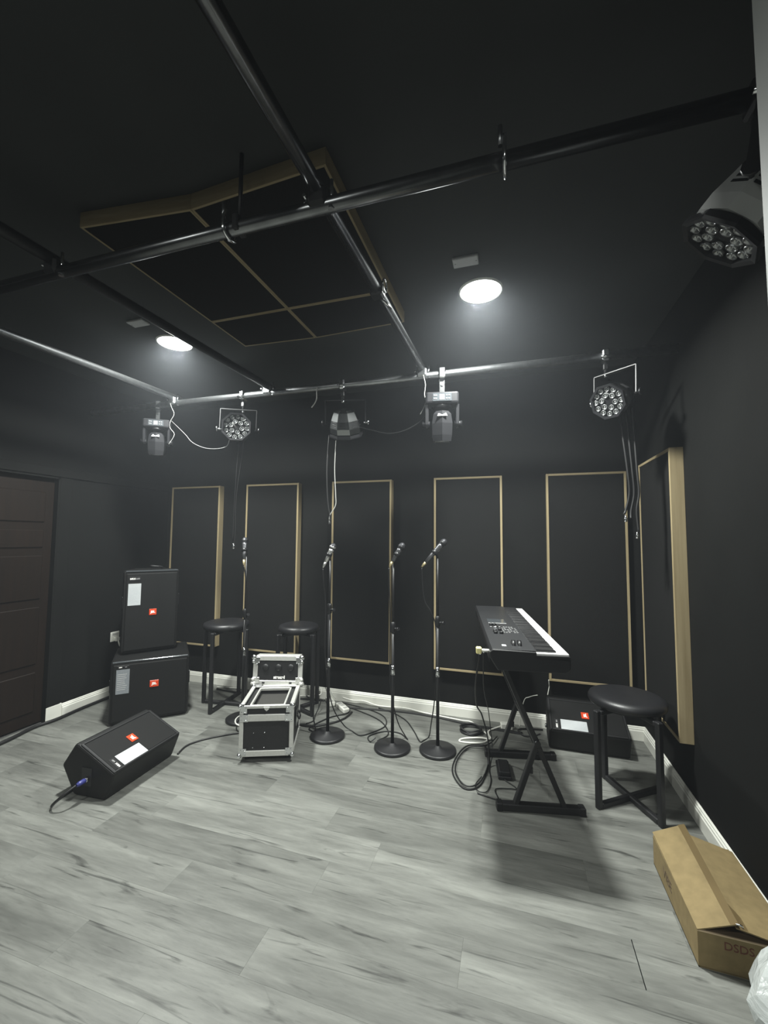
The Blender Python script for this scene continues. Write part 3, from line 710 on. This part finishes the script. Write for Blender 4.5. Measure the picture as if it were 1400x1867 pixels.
def clip(t, root, ball, tail, k=.42):
    """clip is a part of the stand, gripping the microphone"""
    o = Vector(root); b, q = Vector(ball), Vector(tail); p = b+(q-b)*k; d = (q-b).normalized()
    m = Matrix.Translation(p-o) @ d.to_track_quat('Z', 'Y').to_matrix().to_4x4()
    MB().lathe([(.0185, -.012), (.0220, -.012), (.0215, .014), (.0175, .014), (.0185, -.012)], 16, m, cap=False).build('clip', M['blackplastic'], t)
    top = Vector((0, 0, t['_h'])); MB().cyl(top, p-o, .0075, 8).build('clip_joint', M['blackplastic'], t)
mics = [((-2.085, 2.935), (-2.060, 2.87, 1.432), (-2.027, 2.82, 1.245), .86, 'leftmost microphone stand, its base hidden behind the flight case', 'leftmost microphone, upright beside the hanging cable plug', M['micgrey'], M['gold']),
        ((-1.316, 2.886), (-1.283, 2.862, 1.393), (-1.345, 2.835, 1.243), .95, 'microphone stand second from the left, right of the flight case', 'bright silver microphone, second from the left', M['silver'], M['silver']),
        ((-.816, 2.865), (-.748, 2.845, 1.403), (-.832, 2.838, 1.262), .85, 'microphone stand third from the left', 'third microphone from the left, slanted with a pale plug', M['micgrey'], M['gold']),
        ((-.51, 2.926), (-.462, 2.905, 1.432), (-.612, 2.90, 1.262), .90, 'rightmost microphone stand, left of the keyboard', 'rightmost microphone, long and strongly slanted', M['micgrey'], M['gold'])]
for (xy, ball, tail, col_, ls, lm, bm, tm) in mics:
    hz = (Vector(ball)*.58+Vector(tail)*.42).z-.045
    t = mic_stand(xy[0], xy[1], hz, col_, ls); t['_h'] = hz
    microphone(ball, tail, lm, bm, tm); clip(t, (xy[0], xy[1], 0), ball, tail)
    del t['_h']
# microphone cables
R4 = .0042
cable('microphone_cable', [(-2.024, 2.815, 1.228), (-2.02, 2.84, 1.12), (-2.05, 2.90, .9), (-2.075, 2.905, .5), (-2.06, 2.90, .15), (-2.02, 2.88, .06), (-1.95, 2.98, .006), (-1.93, 3.2, .006)], R4, M['rubber'], 'cable hanging down from the leftmost microphone')
cable('microphone_cable', [(-1.35, 2.832, 1.225), (-1.345, 2.84, 1.12), (-1.335, 2.86, .95), (-1.332, 2.865, .55), (-1.30, 2.92, .22), (-1.24, 3.00, .05), (-1.184, 3.02, .006), (-1.098, 2.967, .006), (-1.032, 3.024, .006), (-.962, 3.171, .006), (-1.02, 3.329, .006), (-1.198, 3.431, .006), (-1.479, 3.49, .008)], R4, M['rubber'], 'cable from the silver microphone looping on the floor')
cable('microphone_cable', [(-.84, 2.835, 1.245), (-.84, 2.845, 1.12), (-.835, 2.855, .90), (-.832, 2.86, .45), (-.80, 2.92, .18), (-.765, 3.03, .02), (-.748, 3.02, .006), (-.827, 3.092, .006), (-.943, 3.081, .006), (-1.027, 2.975, .006), (-.99, 2.90, .006), (-.955, 2.92, .03)], R4, M['rubber'], 'cable from the third microphone coiling beside its base')
cable('floor_cable', [(-.945, 2.93, .006), (-.900, 3.047, .006), (-.979, 3.196, .006), (-1.105, 3.301, .006), (-1.339, 3.408, .006), (-1.45, 3.44, .006)], R4, M['rubber'], 'thin black cable curving behind the third microphone stand to the power strips')
cable('microphone_cable', [(-.618, 2.90, 1.245), (-.615, 2.905, 1.16), (-.60, 2.91, 1.02), (-.55, 2.92, .93), (-.525, 2.945, .8), (-.53, 2.945, .4), (-.58, 3.05, .12), (-.605, 3.10, .01), (-.63, 3.04, .006), (-.656, 3.016, .006), (-.728, 3.152, .006), (-.833, 3.316, .006), (-.98, 3.432, .006), (-1.116, 3.482, .006)], R4, M['rubber'], 'cable from the rightmost microphone looping to the rear wall')

# ------------------------------------------------------------------ cords along the rear wall
cable('extension_cord', [(-1.46, 3.505, .045), (-1.36, 3.51, .030), (-1.26, 3.515, .034), (-1.12, 3.510, .012), (-.893, 3.515, .020), (-.736, 3.500, .010), (-.549, 3.473, .008), (-.411, 3.438, .014), (-.329, 3.42, .018), (-.236, 3.323, .006), (-.191, 3.237, .014), (-.206, 3.155, .006), (-.298, 3.108, .006), (-.383, 3.105, .006), (-.361, 3.155, .006), (-.248, 3.191, .012), (-.175, 3.196, .012), (-.192, 3.279, .008), (-.186, 3.349, .006), (-.105, 3.415, .02)], .0062, M['whiteplastic'], 'white extension cord snaking along the rear baseboard', 'cord', n=8)
for k, (dy, lab) in enumerate(((0, 'front one of two black cables along the rear wall'), (.012, 'back one of two black cables along the rear wall'))):
    cable('floor_cable', [(-1.60, 3.47+dy, .006), (-1.40, 3.405+dy, .006), (-1.15, 3.435+dy*.8, .006), (-.885, 3.465+dy*.6, .006), (-.648, 3.455+dy, .006), (-.462, 3.42+dy, .006), (-.283, 3.385+dy, .006), (-.159-.05*k, 3.377+dy*2, .006), (.05, 3.36+dy*2, .006)], .0055, M['rubber'], lab)
def ring_coil(name, cx, cy, rr, turns, r, label, sx=1.):
    pts = []
    for i in range(turns*12+1):
        a = 2*PI*i/12; k = rr+.006*math.sin(i*.9)
        pts.append((cx+sx*k*math.cos(a), cy+k*math.sin(a), .008+.010*((i//12) % 3)+.003*math.sin(i*1.7)))
    return cable(name, pts, r, M['rubber'], label, 'cable', res=3)
ring_coil('cable_coil', -.322, 3.300, .074, 4, .0065, 'small tight black cable coil on the floor right of the rightmost microphone stand')
def power_strip(loc, rz, L, label):
    t = thing('power_strip', label, 'power strip', loc, rz, 'white power strips')
    MB().box((-L/2, -.028, 0), (L/2, .028, .036), .008, seg=2).build('strip_body', M['whiteplastic'], t)
    n = int(L/.055)
    for i in range(n):
        x = -L/2+.03+i*(L-.06)/max(1, n-1)
        MB().box((x-.016, -.016, .0345), (x+.016, .016, .0372), .001).build('outlet', M['greycord'], t)
    return t
power_strip((-1.555, 3.455, 0), -.9, .15, 'white power strip behind the second microphone stand, the left one')
power_strip((-1.400, 3.365, 0), -.75, .17, 'white power strip behind the second microphone stand, the right one')
t = thing('travel_adapter', 'small white plug block on the floor behind the keyboard stand', 'plug', (-.065, 3.43, 0), .2)
MB().box((-.045, -.025, 0), (.045, .025, .045), .006).build('adapter_body', M['whiteplastic'], t)
MB().box((.044, -.012, .012), (.060, .012, .034), .003).build('strain_relief', M['whiteplastic'], t)
cable('wire', [(-1.600, 3.478, .376), (-1.600, 3.50, .345), (-1.605, 3.51, .30), (-1.622, 3.512, .265), (-1.61, 3.51, .22), (-1.58, 3.50, .10), (-1.52, 3.49, .035)], .0035, M['greycord'], 'thin grey wire dropping from the lower corner of the third wall panel')
cable('wire', [(.247, 3.478, .384), (.250, 3.49, .35), (.252, 3.50, .33), (.247, 3.505, .30), (.24, 3.51, .26)], .0035, M['whiteplastic'], 'short white wire dropping from the lower corner of the wall panel above the floor speaker')
cable('wire', [(.03, 3.44, .02), (.04, 3.45, .12), (.07, 3.47, .22), (.10, 3.46, .245), (.14, 3.46, .262), (.165, 3.46, .268)], .003, M['whiteplastic'], 'thin white wire end rising left of the rear wedge monitor')
cable('wire', [(-1.68, 3.515, .10), (-1.66, 3.49, .06), (-1.70, 3.46, .05), (-1.80, 3.47, .03), (-2.0, 3.49, .008), (-2.25, 3.50, .012), (-2.5, 3.50, .008), (-2.75, 3.46, .008)], .0045, M['whiteplastic'], 'white cord on the floor behind the two left stools')
cable('wire', [(-2.02, 3.12, .006), (-2.07, 2.98, .035), (-2.06, 2.83, .055), (-1.99, 2.74, .055), (-1.88, 2.74, .05)], .0055, M['whiteplastic'], 'white cord loop sticking out left of the flight case')
cable('floor_cable', [(-2.72, 3.42, .008), (-2.5, 3.40, .008), (-2.3, 3.46, .008), (-2.05, 3.44, .008), (-1.8, 3.46, .008), (-1.62, 3.48, .008)], .0075, M['rubber'], 'black cable behind the two left stools')
cable('floor_cable', [(-1.46, 2.82, .30), (-1.44, 2.86, .24), (-1.43, 2.88, .12), (-1.42, 2.90, .02), (-1.50, 2.96, .007), (-1.434, 3.171, .007), (-1.327, 3.30, .007), (-1.35, 3.38, .02)], .005, M['rubber'], 'black power lead from the back of the flight case to the power strips')
cable('floor_cable', [(-1.62, 2.98, .007), (-1.49, 2.99, .007), (-1.37, 3.09, .007), (-1.31, 3.20, .007), (-1.30, 3.33, .007)], .008, M['rubber'], 'thick black cable on the floor right of the flight case')
cable('floor_cable', [(-1.62, 3.40, .05), (-1.58, 3.30, .04), (-1.56, 3.18, .01), (-1.53, 3.08, .006), (-1.56, 3.02, .006)], .004, M['rubber'], 'thin black lead under the stool behind the flight case')

# ------------------------------------------------------------------ flight case
cw, cd, z0, z1 = .345, .385, .040, .365
ct = thing('flight_case', 'open black flight case with aluminium edges on castors', 'flight case', (-1.545, 2.435, 0), math.radians(22))
MB().box((-cw/2+.010, .010, z0+.006), (cw/2-.010, cd-.010, z1-.055), .002).build('case_body', M['casepanel'], ct)
ew = .026
def edge(lo, hi): MB().box(lo, hi, .0025).build('edge_rail', M['alu'], ct)
hw = cw/2
for sx in (-1, 1):
    x0, x1 = (-hw, -hw+ew) if sx < 0 else (hw-ew, hw)
    edge((x0, 0, z0+.03), (x1, .010, z1-.03)); edge((x0, cd-.010, z0+.03), (x1, cd, z1-.03))
    xo0, xo1 = (-hw, -hw+.008) if sx < 0 else (hw-.008, hw)
    edge((xo0, .010, z0), (xo1, .034, z1-.012)); edge((xo0, cd-.034, z0), (xo1, cd-.010, z1-.012))
    edge((xo0, .034, z0), (xo1, cd-.034, z0+ew)); edge((xo0, .034, z1-ew), (xo1, cd-.034, z1-.006))
    edge((x0, .03, z1-.012), (x1, cd-.03, z1)) 
edge((-hw+ew, 0, z0), (hw-ew, .010, z0+.036))                    # bottom front
edge((-hw+ew, 0, z1-.105), (hw-ew, .010, z1-.062))               # wide front rail
edge((-hw+ew, 0, z1-.024), (hw-ew, .012, z1-.004))               # top front
edge((-hw+ew, cd-.030, z1-.014), (hw-ew, cd, z1-.002))           # top back
edge((-hw+ew, cd-.010, z0), (hw-ew, cd, z0+.036))
MB().box((-hw+.012, .010, z1-.058), (hw-.012, .016, z1-.022)).box((-hw+.012, cd-.016, z1-.058), (hw-.012, cd-.010, z1-.012)).box((-hw+.012, .010, z1-.058), (-hw+.018, cd-.010, z1-.012)).box((hw-.018, .010, z1-.058), (hw-.012, cd-.010, z1-.012)).build('upper_wall', M['casepanel'], ct)
inr = MB()
for lo, hi in (((-hw+.058, .030, z1-.028), (-hw+.070, cd-.04, z1-.008)), ((hw-.070, .030, z1-.028), (hw-.058, cd-.04, z1-.008)), ((-hw+.058, .030, z1-.028), (hw-.058, .042, z1-.012)), ((-hw+.058, cd-.052, z1-.028), (hw-.058, cd-.04, z1-.008))):
    inr.box(lo, hi, .002)
inr.build('inner_frame', M['alu'], ct)
for sx in (-1, 1):
    MB().box((sx*(hw-.042)-.016, .032, z1-.05), (sx*(hw-.042)+.016, cd-.045, z1-.018), .002).build('side_tray', M['casepanel'], ct)
MB().box((-hw+.070, .042, z1-.075), (hw-.070, cd-.052, z1-.050), .003).build('foam_insert', M['foam'], ct)
# corners: shaped plates with a ball
def corner(x, y, z, sx, sy, sz, parent, rr=.020):
    b = MB().lathe([(0, -rr), (rr*.7, -rr*.7), (rr, 0), (rr*.7, rr*.7), (0, rr)], 12, Matrix.Translation((x, y, z)))
    L = .044
    b.box((min(0, -sx*L)+x, y-.003 if sy < 0 else y-.001, min(0, -sz*L)+z), (max(0, -sx*L)+x, y+.001 if sy < 0 else y+.003, max(0, -sz*L)+z), .001)
    b.box((x-.001 if sx > 0 else x-.003, min(0, -sy*L)+y, min(0, -sz*L)+z), (x+.003 if sx > 0 else x+.001, max(0, -sy*L)+y, max(0, -sz*L)+z), .001)
    o = b.build('ball_corner', M['chrome'], parent)
    rv = MB()
    for (dx, dz) in ((.036, .010), (.010, .036), (.036, .030), (.030, .036)):
        rv.lathe([(.0035, 0), (.003, .003), (0, .004)], 8, Matrix.Translation((x-sx*dx, y+sy*.003, z-sz*dz)) @ Matrix.Rotation(PI/2*(1 if sy < 0 else -1), 4, 'X'))
    rv.build('rivets', M['chrome'], o)
for sx in (-1, 1):
    for sy, y in ((-1, .002), (1, cd-.002)):
        for sz, z in ((-1, z0+.008), (1, z1-.008)):
            corner(sx*(hw-.004), y, z, sx, sy, sz, ct, .016)
        zz = z1-.083
        b = MB().box((min(sx*(hw-.055), sx*(hw-.001)), y-.004 if sy < 0 else y, zz-.024), (max(sx*(hw-.055), sx*(hw-.001)), y if sy < 0 else y+.004, zz+.024), .0015)
        br = b.build('brace_plate', M['chrome'], ct)
        if sy < 0:
            for dx in (.012, .042):
                for dz in (-.013, .013):
                    MB().lathe([(.0038, 0), (.003, .003), (0, .004)], 8, Matrix.Translation((sx*(hw-dx), y-.004, zz+dz)) @ Matrix.Rotation(PI/2, 4, 'X')).build('rivet', M['chrome'], br)
for (x, z) in ((-.082, .185), (-.012, .185), (-.085, .093), (-.014, .093)):
    MB().lathe([(.0035, 0), (.003, .003), (0, .004)], 8, Matrix.Translation((x, .010, z)) @ Matrix.Rotation(PI/2, 4, 'X')).build('rivet', M['chrome'], ct)
MB().prism([(-.02, -.004), (.02, -.004), (.012, -.020), (0, -.030), (-.012, -.020)], 'y', -.004, .002, .001, Matrix.Translation((.0, 0, z1-.010))).build('latch', M['alu'], ct)
for sx in (-1, 1):      # side handles and hardware
    MB().box((sx*(hw+.003)-.002, cd*.35, .17), (sx*(hw+.003)+.002, cd*.65, .27), .001).build('handle_plate', M['chrome'], ct)
    MB().tube([(sx*(hw+.008), cd*.40, .235), (sx*(hw+.020), cd*.42, .205), (sx*(hw+.020), cd*.58, .205), (sx*(hw+.008), cd*.60, .235)], .006, 8).build('handle', M['blackplastic'], ct)
    for yy in (.06, cd-.06):
        k = MB().cyl((sx*(hw-.04)-.009, yy, .021), (sx*(hw-.04)+.009, yy, .021), .020, 16).build('castor_wheel', M['rubber'], ct)
        MB().box((sx*(hw-.04)-.016, yy-.018, .034), (sx*(hw-.04)+.016, yy+.018, z0+.004), .002).box((sx*(hw-.04)-.014, yy-.008, .014), (sx*(hw-.04)-.010, yy+.008, .036), .001).box((sx*(hw-.04)+.010, yy-.008, .014), (sx*(hw-.04)+.014, yy+.008, .036), .001).build('castor_fork', M['chrome'], ct)
# lid standing up at the back
lid = thing('case_lid', 'x', 'x'); del lid['label']; del lid['category']
lid.parent = ct; lid.location = (.0, cd+.004, z1-.010); lid.rotation_euler = (math.radians(-4), 0, math.radians(-6))
lh, lw = .212, .372
MB().box((-lw/2+.008, .004, .004), (lw/2-.008, .075, lh-.004), .003).build('lid_panel', M['casepanel'], lid)
for lo, hi in (((-lw/2+.03, 0, lh-.036), (lw/2-.03, .010, lh)), ((-lw/2+.02, 0, 0), (lw/2-.02, .010, .034)), ((-lw/2, 0, .03), (-lw/2+.034, .010, lh-.03)), ((lw/2-.034, 0, .03), (lw/2, .010, lh-.03)), ((-lw/2+.02, .010, lh-.008), (lw/2-.02, .078, lh))):
    MB().box(lo, hi, .0025).build('edge_rail', M['alu'], lid)
for sx in (-1, 1):
    for sz, z in ((1, lh-.010), (-1, .012)):
        b = MB().lathe([(0, -.022), (.015, -.015), (.022, 0), (.015, .015), (0, .022)], 12, Matrix.Translation((sx*(lw/2-.006), .0, z)))
        b.lathe([(0, -.014), (.010, -.010), (.014, 0), (.010, .010), (0, .014)], 10, Matrix.Translation((sx*(lw/2-.004), -.006, z-sz*.030)))
        b.box((min(sx*(lw/2-.05), sx*(lw/2)), -.004, min(z, z-sz*.045)), (max(sx*(lw/2-.05), sx*(lw/2)), .0, max(z, z-sz*.045)), .0015)
        b.build('ball_corner', M['chrome'] if sz > 0 else M['alu'], lid)
        MB().lathe([(.0055, 0), (.004, .004), (0, .005)], 8, Matrix.Translation((sx*(lw/2-.043), -.004, z-sz*.040)) @ Matrix.Rotation(PI/2, 4, 'X')).lathe([(.0055, 0), (.004, .004), (0, .005)], 8, Matrix.Translation((sx*(lw/2-.030), -.004, z-sz*.050)) @ Matrix.Rotation(PI/2, 4, 'X')).build('rivets', M['chrome'], lid)
for x in (-.092, .005, .098):
    MB().lathe([(.026, 0), (.022, .008), (.010, .011), (0, .012)], 20, Matrix.Translation((x, .004, .128)) @ Matrix.Rotation(PI/2, 4, 'X')).build('stacking_cup', M['casepanel'], lid)
text_mesh('case_lettering', 'stexcel', .030, M['whitetext'], lid, frame((1, 0, 0), (0, 0, 1), (.012, .0032, .056)), bold=.0016)
for x in (-.105, .098): MB().box((x-.010, -.002, .012), (x+.010, .001, .024), .001).build('latch_slot', M['blackplastic'], lid)
MB().box((-.155, -.045, -.006), (-.095, -.020, .014), .006).build('latch_clip', M['blackplastic'], lid)

# ------------------------------------------------------------------ keyboard and stand
KL, KW, KH, kz = 1.275, .352, .095, .852
kax = math.atan2(.180, 1.270)            # long axis leans to the left going away
kt = thing('keyboard', 'black stage keyboard with a bright strip of white keys', 'keyboard', (-.108, 2.011, kz), kax)
# local: x towards the player, y along the keys away from the camera, z up
prof = [(.035, 0), (KW-.02, 0), (KW, .018), (KW, .062), (KW-.012, .070), (KW-.145, .070), (KW-.147, KH-.004), (.012, KH), (0, KH-.012), (0, KH-.040)]
MB().prism(prof, 'y', .0, KL, .004).build('keyboard_body', M['blackplastic'], kt)
MB().box((.010, .004, KH-.003), (KW-.146, KL-.004, KH+.0008), .0006).build('control_panel', M['kbtop'], kt)
for y in (0.0, KL-.014):
    MB().prism([(KW-.162, .06), (KW, .055), (KW, .074), (KW-.006, .077), (KW-.158, .077)], 'y', y, y+.014, .002).build('end_cheek', M['blackplastic'], kt)
nk = 52; y0k = .006; kp = (KL-.012)/nk
kme = MB().box((-.0, .0006, 0), (.146, kp-.0006, .018), .0016).me('white_key', M['key'])
bme = MB().prism([(0, 0), (.095, 0), (.095, .006), (.088, .012), (0, .012)], 'y', -.0052, .0052, .0012).me('black_key', M['blackkey'])
for i in range(nk):
    o = link('white_key', kme, kt); o.location = (KW-.151, y0k+i*kp, .067)
    if i < nk-1 and i % 7 in (0, 2, 3, 5, 6):
        o = link('black_key', bme, kt); o.location = (KW-.151, y0k+(i+1)*kp, .085)
pz = KH+.0006
sc_ = MB().box((.045, .615, pz), (.150, .74, pz+.0015), .0005).build('display', M['lcd'], kt)
MB().box((.045, .600, pz), (.150, .612, pz+.003), .001).build('display_ledge', M['button'], kt)
bt = MB().box((-.005, -.004, 0), (.005, .004, .003), .0008).me('button', M['button'])
for r_ in range(5):
    for c_ in range(7):
        if (r_*7+c_) % 5 == 3: continue
        o = link('button', bt, kt); o.location = (.108+.014*c_ if c_ < 6 else .045+.01*r_, .36+.035*r_, pz)
        if c_ >= 6: o.location = (.050+.012*r_, .50, pz)
kn = MB().lathe([(.011, 0), (.010, .012), (.006, .014), (0, .014)], 14).me('knob', M['blackplastic'])
for (x, y) in ((.060, .33), (.090, .33), (.060, .37), (.090, .41), (.055, .54), (.075, .54)):
    o = link('knob', kn, kt); o.location = (x, y, pz)
MB().lathe([(.016, 0), (.015, .010), (0, .011)], 20, Matrix.Translation((.075, .48, pz))).build('dial', M['chrome'], kt)
for x in (.118, .146):
    MB().cyl((x-.008, .10, pz-.006), (x+.008, .10, pz-.006), .028, 24).build('pitch_wheel', M['blackplastic'], kt)
MB().box((.062, .062, pz), (.082, .092, pz+.001), .0004).build('sticker', M['paper'], kt)
for k, (y, m_) in enumerate(((.055, 'jack_plug'), (.115, 'jack_plug'))):
    if k == 0:
        MB().cyl((-.034, y, .083-.01), (.0, y, .083-.01), .0075, 10).build('jack_plug', M['whiteplastic'], kt)
        MB().box((-.060, y-.014, .058), (-.034, y+.014, .088), .004).build('plug_shell', M['yellow'], kt)
MB().box((.0, .03, .030), (.004, .24, .052), .001).build('jack_panel', M['blackmetal'], kt)
sr = math.atan2(.09, .432)
st = thing('keyboard_stand', 'black folding metal stand under the keyboard', 'keyboard stand', (.115, 2.72, 0), 0)
o_ = Vector((.115, 2.72, 0)); U = Vector((math.cos(sr), math.sin(sr), 0))
fr = ((Vector((-.10, 2.42, 0)), 'near'), (Vector((-.195, 2.970, 0)), 'far'))
joints = []
for p, nm in fr:
    p = p-o_
    def at(u, z, off=0.): return p+U*u+Vector((0, 0, z))+Vector((-U.y, U.x, 0))*off
    MB().bar(at(-.0, .022), at(.452, .022), .044, .036, (0, 0, 1), .004).build('foot_bar', M['blackmetal'], st)
    for u in (.012, .440): MB().bar(at(u-.016, .022), at(u+.016, .022), .048, .042, (0, 0, 1), .004).build('foot_cap', M['rubber'], st)
    MB().bar(at(.350, .036), at(.014, .826), .034, .026, U, .003).build('long_leg', M['blackmetal'], st)
    MB().bar(at(.098, .036, -.0), at(.212, .355, -.0), .034, .026, U, .003).build('short_leg', M['blackmetal'], st)
    MB().bar(at(.0, .837), at(.36, .837), .034, .026, (0, 0, 1), .003).build('support_arm', M['blackmetal'], st)
    MB().cyl(at(.212, .36, -.030), at(.212, .36, .030), .016, 12).build('joint_bolt', M['blackplastic'], st)
    MB().box((-.016, -.012, -.016), (.016, .012, .016), .003, Matrix.Translation(at(.175, .215))).build('leg_stop', M['blackplastic'], st)
    joints.append(at(.212, .36)); 
MB().bar(joints[0], joints[1], .030, .022, (0, 0, 1), .003).build('cross_bar', M['blackmetal'], st)
q0, q1 = (fr[0][0]-o_)+U*.04+Vector((0, 0, .78)), (fr[1][0]-o_)+U*.04+Vector((0, 0, .78))
MB().bar(q0, q1, .026, .020, (0, 0, 1), .003).build('cross_bar', M['blackmetal'], st)
t = thing('sustain_pedal', 'small black foot pedal on the floor under the keyboard', 'pedal', (-.075, 2.805, 0), .12)
MB().box((-.040, -.10, 0), (.040, .10, .022), .005).build('pedal_base', M['blackplastic'], t)
MB().prism([(-.09, .022), (.06, .030), (.075, .040), (-.09, .046)], 'x', -.032, .032, .004).build('pedal_plate', M['blackmetal'], t)
cable('pedal_cable', [(-.068, 2.70, .01), (-.018, 2.661, .006), (.003, 2.628, .006), (-.033, 2.622, .006), (-.115, 2.59, .006), (-.098, 2.50, .006), (-.15, 2.505, .006), (-.212, 2.52, .006)], .003, M['rubber'], 'thin cable wandering from the foot pedal across the floor')
cable('keyboard_cable', [(-.16, 2.09, .90), (-.19, 2.2, .72), (-.21, 2.5, .50), (-.20, 2.75, .35), (-.17, 2.86, .15), (-.168, 2.822, .012), (-.195, 2.626, .006), (-.246, 2.548, .006), (-.31, 2.56, .006), (-.376, 2.689, .006), (-.381, 2.856, .006), (-.33, 3.048, .006), (-.221, 3.10, .006), (-.198, 3.028, .015), (-.17, 2.84, .015), (-.20, 2.64, .012), (-.25, 2.565, .012), (-.305, 2.58, .012), (-.36, 2.70, .012), (-.362, 2.856, .012), (-.31, 3.02, .012), (-.19, 3.08, .02), (-.13, 3.25, .012)], .0046, M['rubber'], 'black keyboard cable fallen in large loops left of the stand')
cable('keyboard_cable', [(-.15, 2.20, .88), (-.17, 2.5, .6), (-.17, 2.9, .33), (-.165, 3.05, .15), (-.15, 3.0, .012), (-.16, 2.80, .006), (-.144, 2.672, .006), (-.16, 2.554, .006), (-.205, 2.53, .012), (-.23, 2.60, .006), (-.20, 2.70, .006)], .0028, M['rubber'], 'thin twisted keyboard lead dropping left of the stand')
cable('floor_cable', [(.17, 3.30, .05), (.12, 3.32, .02), (.05, 3.34, .010), (.02, 3.42, .010), (.10, 3.46, .010), (.20, 3.47, .012)], .006, M['rubber'], 'black leads plugged in left of the rear wedge monitor')

# ------------------------------------------------------------------ cardboard box
bx = thing('cardboard_box', 'long brown cardboard box with lifted taped flaps by the right wall', 'box', (.588, 1.770, 0), 0)
BW, BL, BH = .285, .475, .121
def sheet(name, pts, m, th=.004, parent=bx, bothmat=None):
    """thin board from four corners, with thickness"""
    P = [Vector(p) for p in pts]; n = (P[1]-P[0]).cross(P[3]-P[0]).normalized()*th*.5
    b = MB(); A = [b.bm.verts.new(p+n) for p in P]; B = [b.bm.verts.new(p-n) for p in P]
    b.bm.faces.new(A); b.bm.faces.new(B[::-1])
    for i in range(4): b.bm.faces.new((A[i], B[i], B[(i+1) % 4], A[(i+1) % 4]))
    return b.build(name, m, parent)
MB().box((0, 0, 0), (BW, BL, .004)).box((0, 0, 0), (.004, BL, BH)).box((BW-.004, 0, 0), (BW, BL, BH)).box((.004, 0, .003), (BW-.004, .004, BH-.004)).box((.004, BL-.004, .003), (BW-.004, BL, BH)).build('box_body', M['card'], bx)
MB().box((0, -.0008, BH-.0055), (BW, .0052, BH-.001), .001).build('cut_edge', M['cardlip'], bx)
sheet('end_flap', [(.006, .006, BH-.006), (BW-.006, .006, BH-.006), (BW-.02, .085, BH-.030), (.02, .085, BH-.020)], M['cardin'])
sheet('end_flap', [(.006, BL-.005, BH-.004), (BW-.006, BL-.005, BH-.004), (BW-.02, BL-.09, BH-.02), (.02, BL-.09, BH-.02)], M['cardin'])
lf = sheet('top_flap', [(.0, -.002, BH), (.118, -.002, .167), (.124, BL+.004, .190), (.0, BL+.004, BH+.010)], M['card'])
rf = sheet('top_flap', [(BW+.004, .0, BH+.002), (BW+.004, BL-.02, BH+.004), (.118, BL-.002, .158), (.112, .0, .153)], M['card'])
tp = sheet('tape_strip', [(.096, .0, .1605), (.1185, -.004, .1695), (.1245, BL+.004, .1925), (.100, BL+.004, .1830)], M['tape'], .0008)
sheet('tape_strip', [(.118, .002, .1540), (.148, .002, .1487), (.156, BL-.006, .1520), (.124, BL-.004, .1585)], M['tape'], .0008)
tt = MB().tube([(.112, -.003, .169), (.120, -.008, .1715), (.127, -.006, .168), (.131, -.002, .160)], .003, 6).build('tape_curl', M['chrome'], bx, label='shiny crumpled tape end')
text_mesh('box_print', 'DSDS', .036, M['redprint'], bx, frame((1, 0, 0), (0, 0, 1), (.118, -.0006, BH-.034)), extrude=.0004)
text_mesh('box_print', 'VIBE', .052, M['ink'], bx, frame((0, -1, 0), (0, 0, 1), (-.0006, BL*.62, BH*.52)), extrude=.0004)
# plastic bag at the edge of the frame
def bag():
    b = MB(); bm = b.bm
    bmesh.ops.create_icosphere(bm, subdivisions=3, radius=1.)
    from mathutils import noise
    rn = random.Random(5)
    for v in bm.verts:
        d = v.co.normalized()
        s = .93+.16*noise.noise(d*1.6+Vector((3, 1, 7)))+rn.uniform(-.055, .055)
        tip = max(0., d.dot(Vector((-.85, -.30, -.05)).normalized()))**5
        v.co = Vector((d.x*s*.115-tip*.030, d.y*s*.15, max(d.z*s, -.80)*.15))
    z = min(v.co.z for v in bm.verts)
    for v in bm.verts: v.co.z -= z
    o = b.build('plastic_bag', M['bag'], loc=(.775, 1.555, .0))
    tag(o, 'crumpled translucent white plastic bag at the lower right edge', 'bag')
bag()

# ------------------------------------------------------------------ added volume that mimics lens glare and lifted blacks
def glare_haze():
    m = bpy.data.materials.new('glare_haze'); m.use_nodes = True; N = m.node_tree.nodes; N.clear()
    v = N.new('ShaderNodeVolumeScatter'); v.inputs['Color'].default_value = (.86, .92, 1., 1); v.inputs['Density'].default_value = .0078; v.inputs['Anisotropy'].default_value = .35
    o = N.new('ShaderNodeOutputMaterial'); m.node_tree.links.new(v.outputs[0], o.inputs['Volume'])
    struct(MB().box((XL+.002, YF+.002, .001), (XR-.002, YB-.002, ZC-.001)).build('glare_haze', m))
glare_haze()
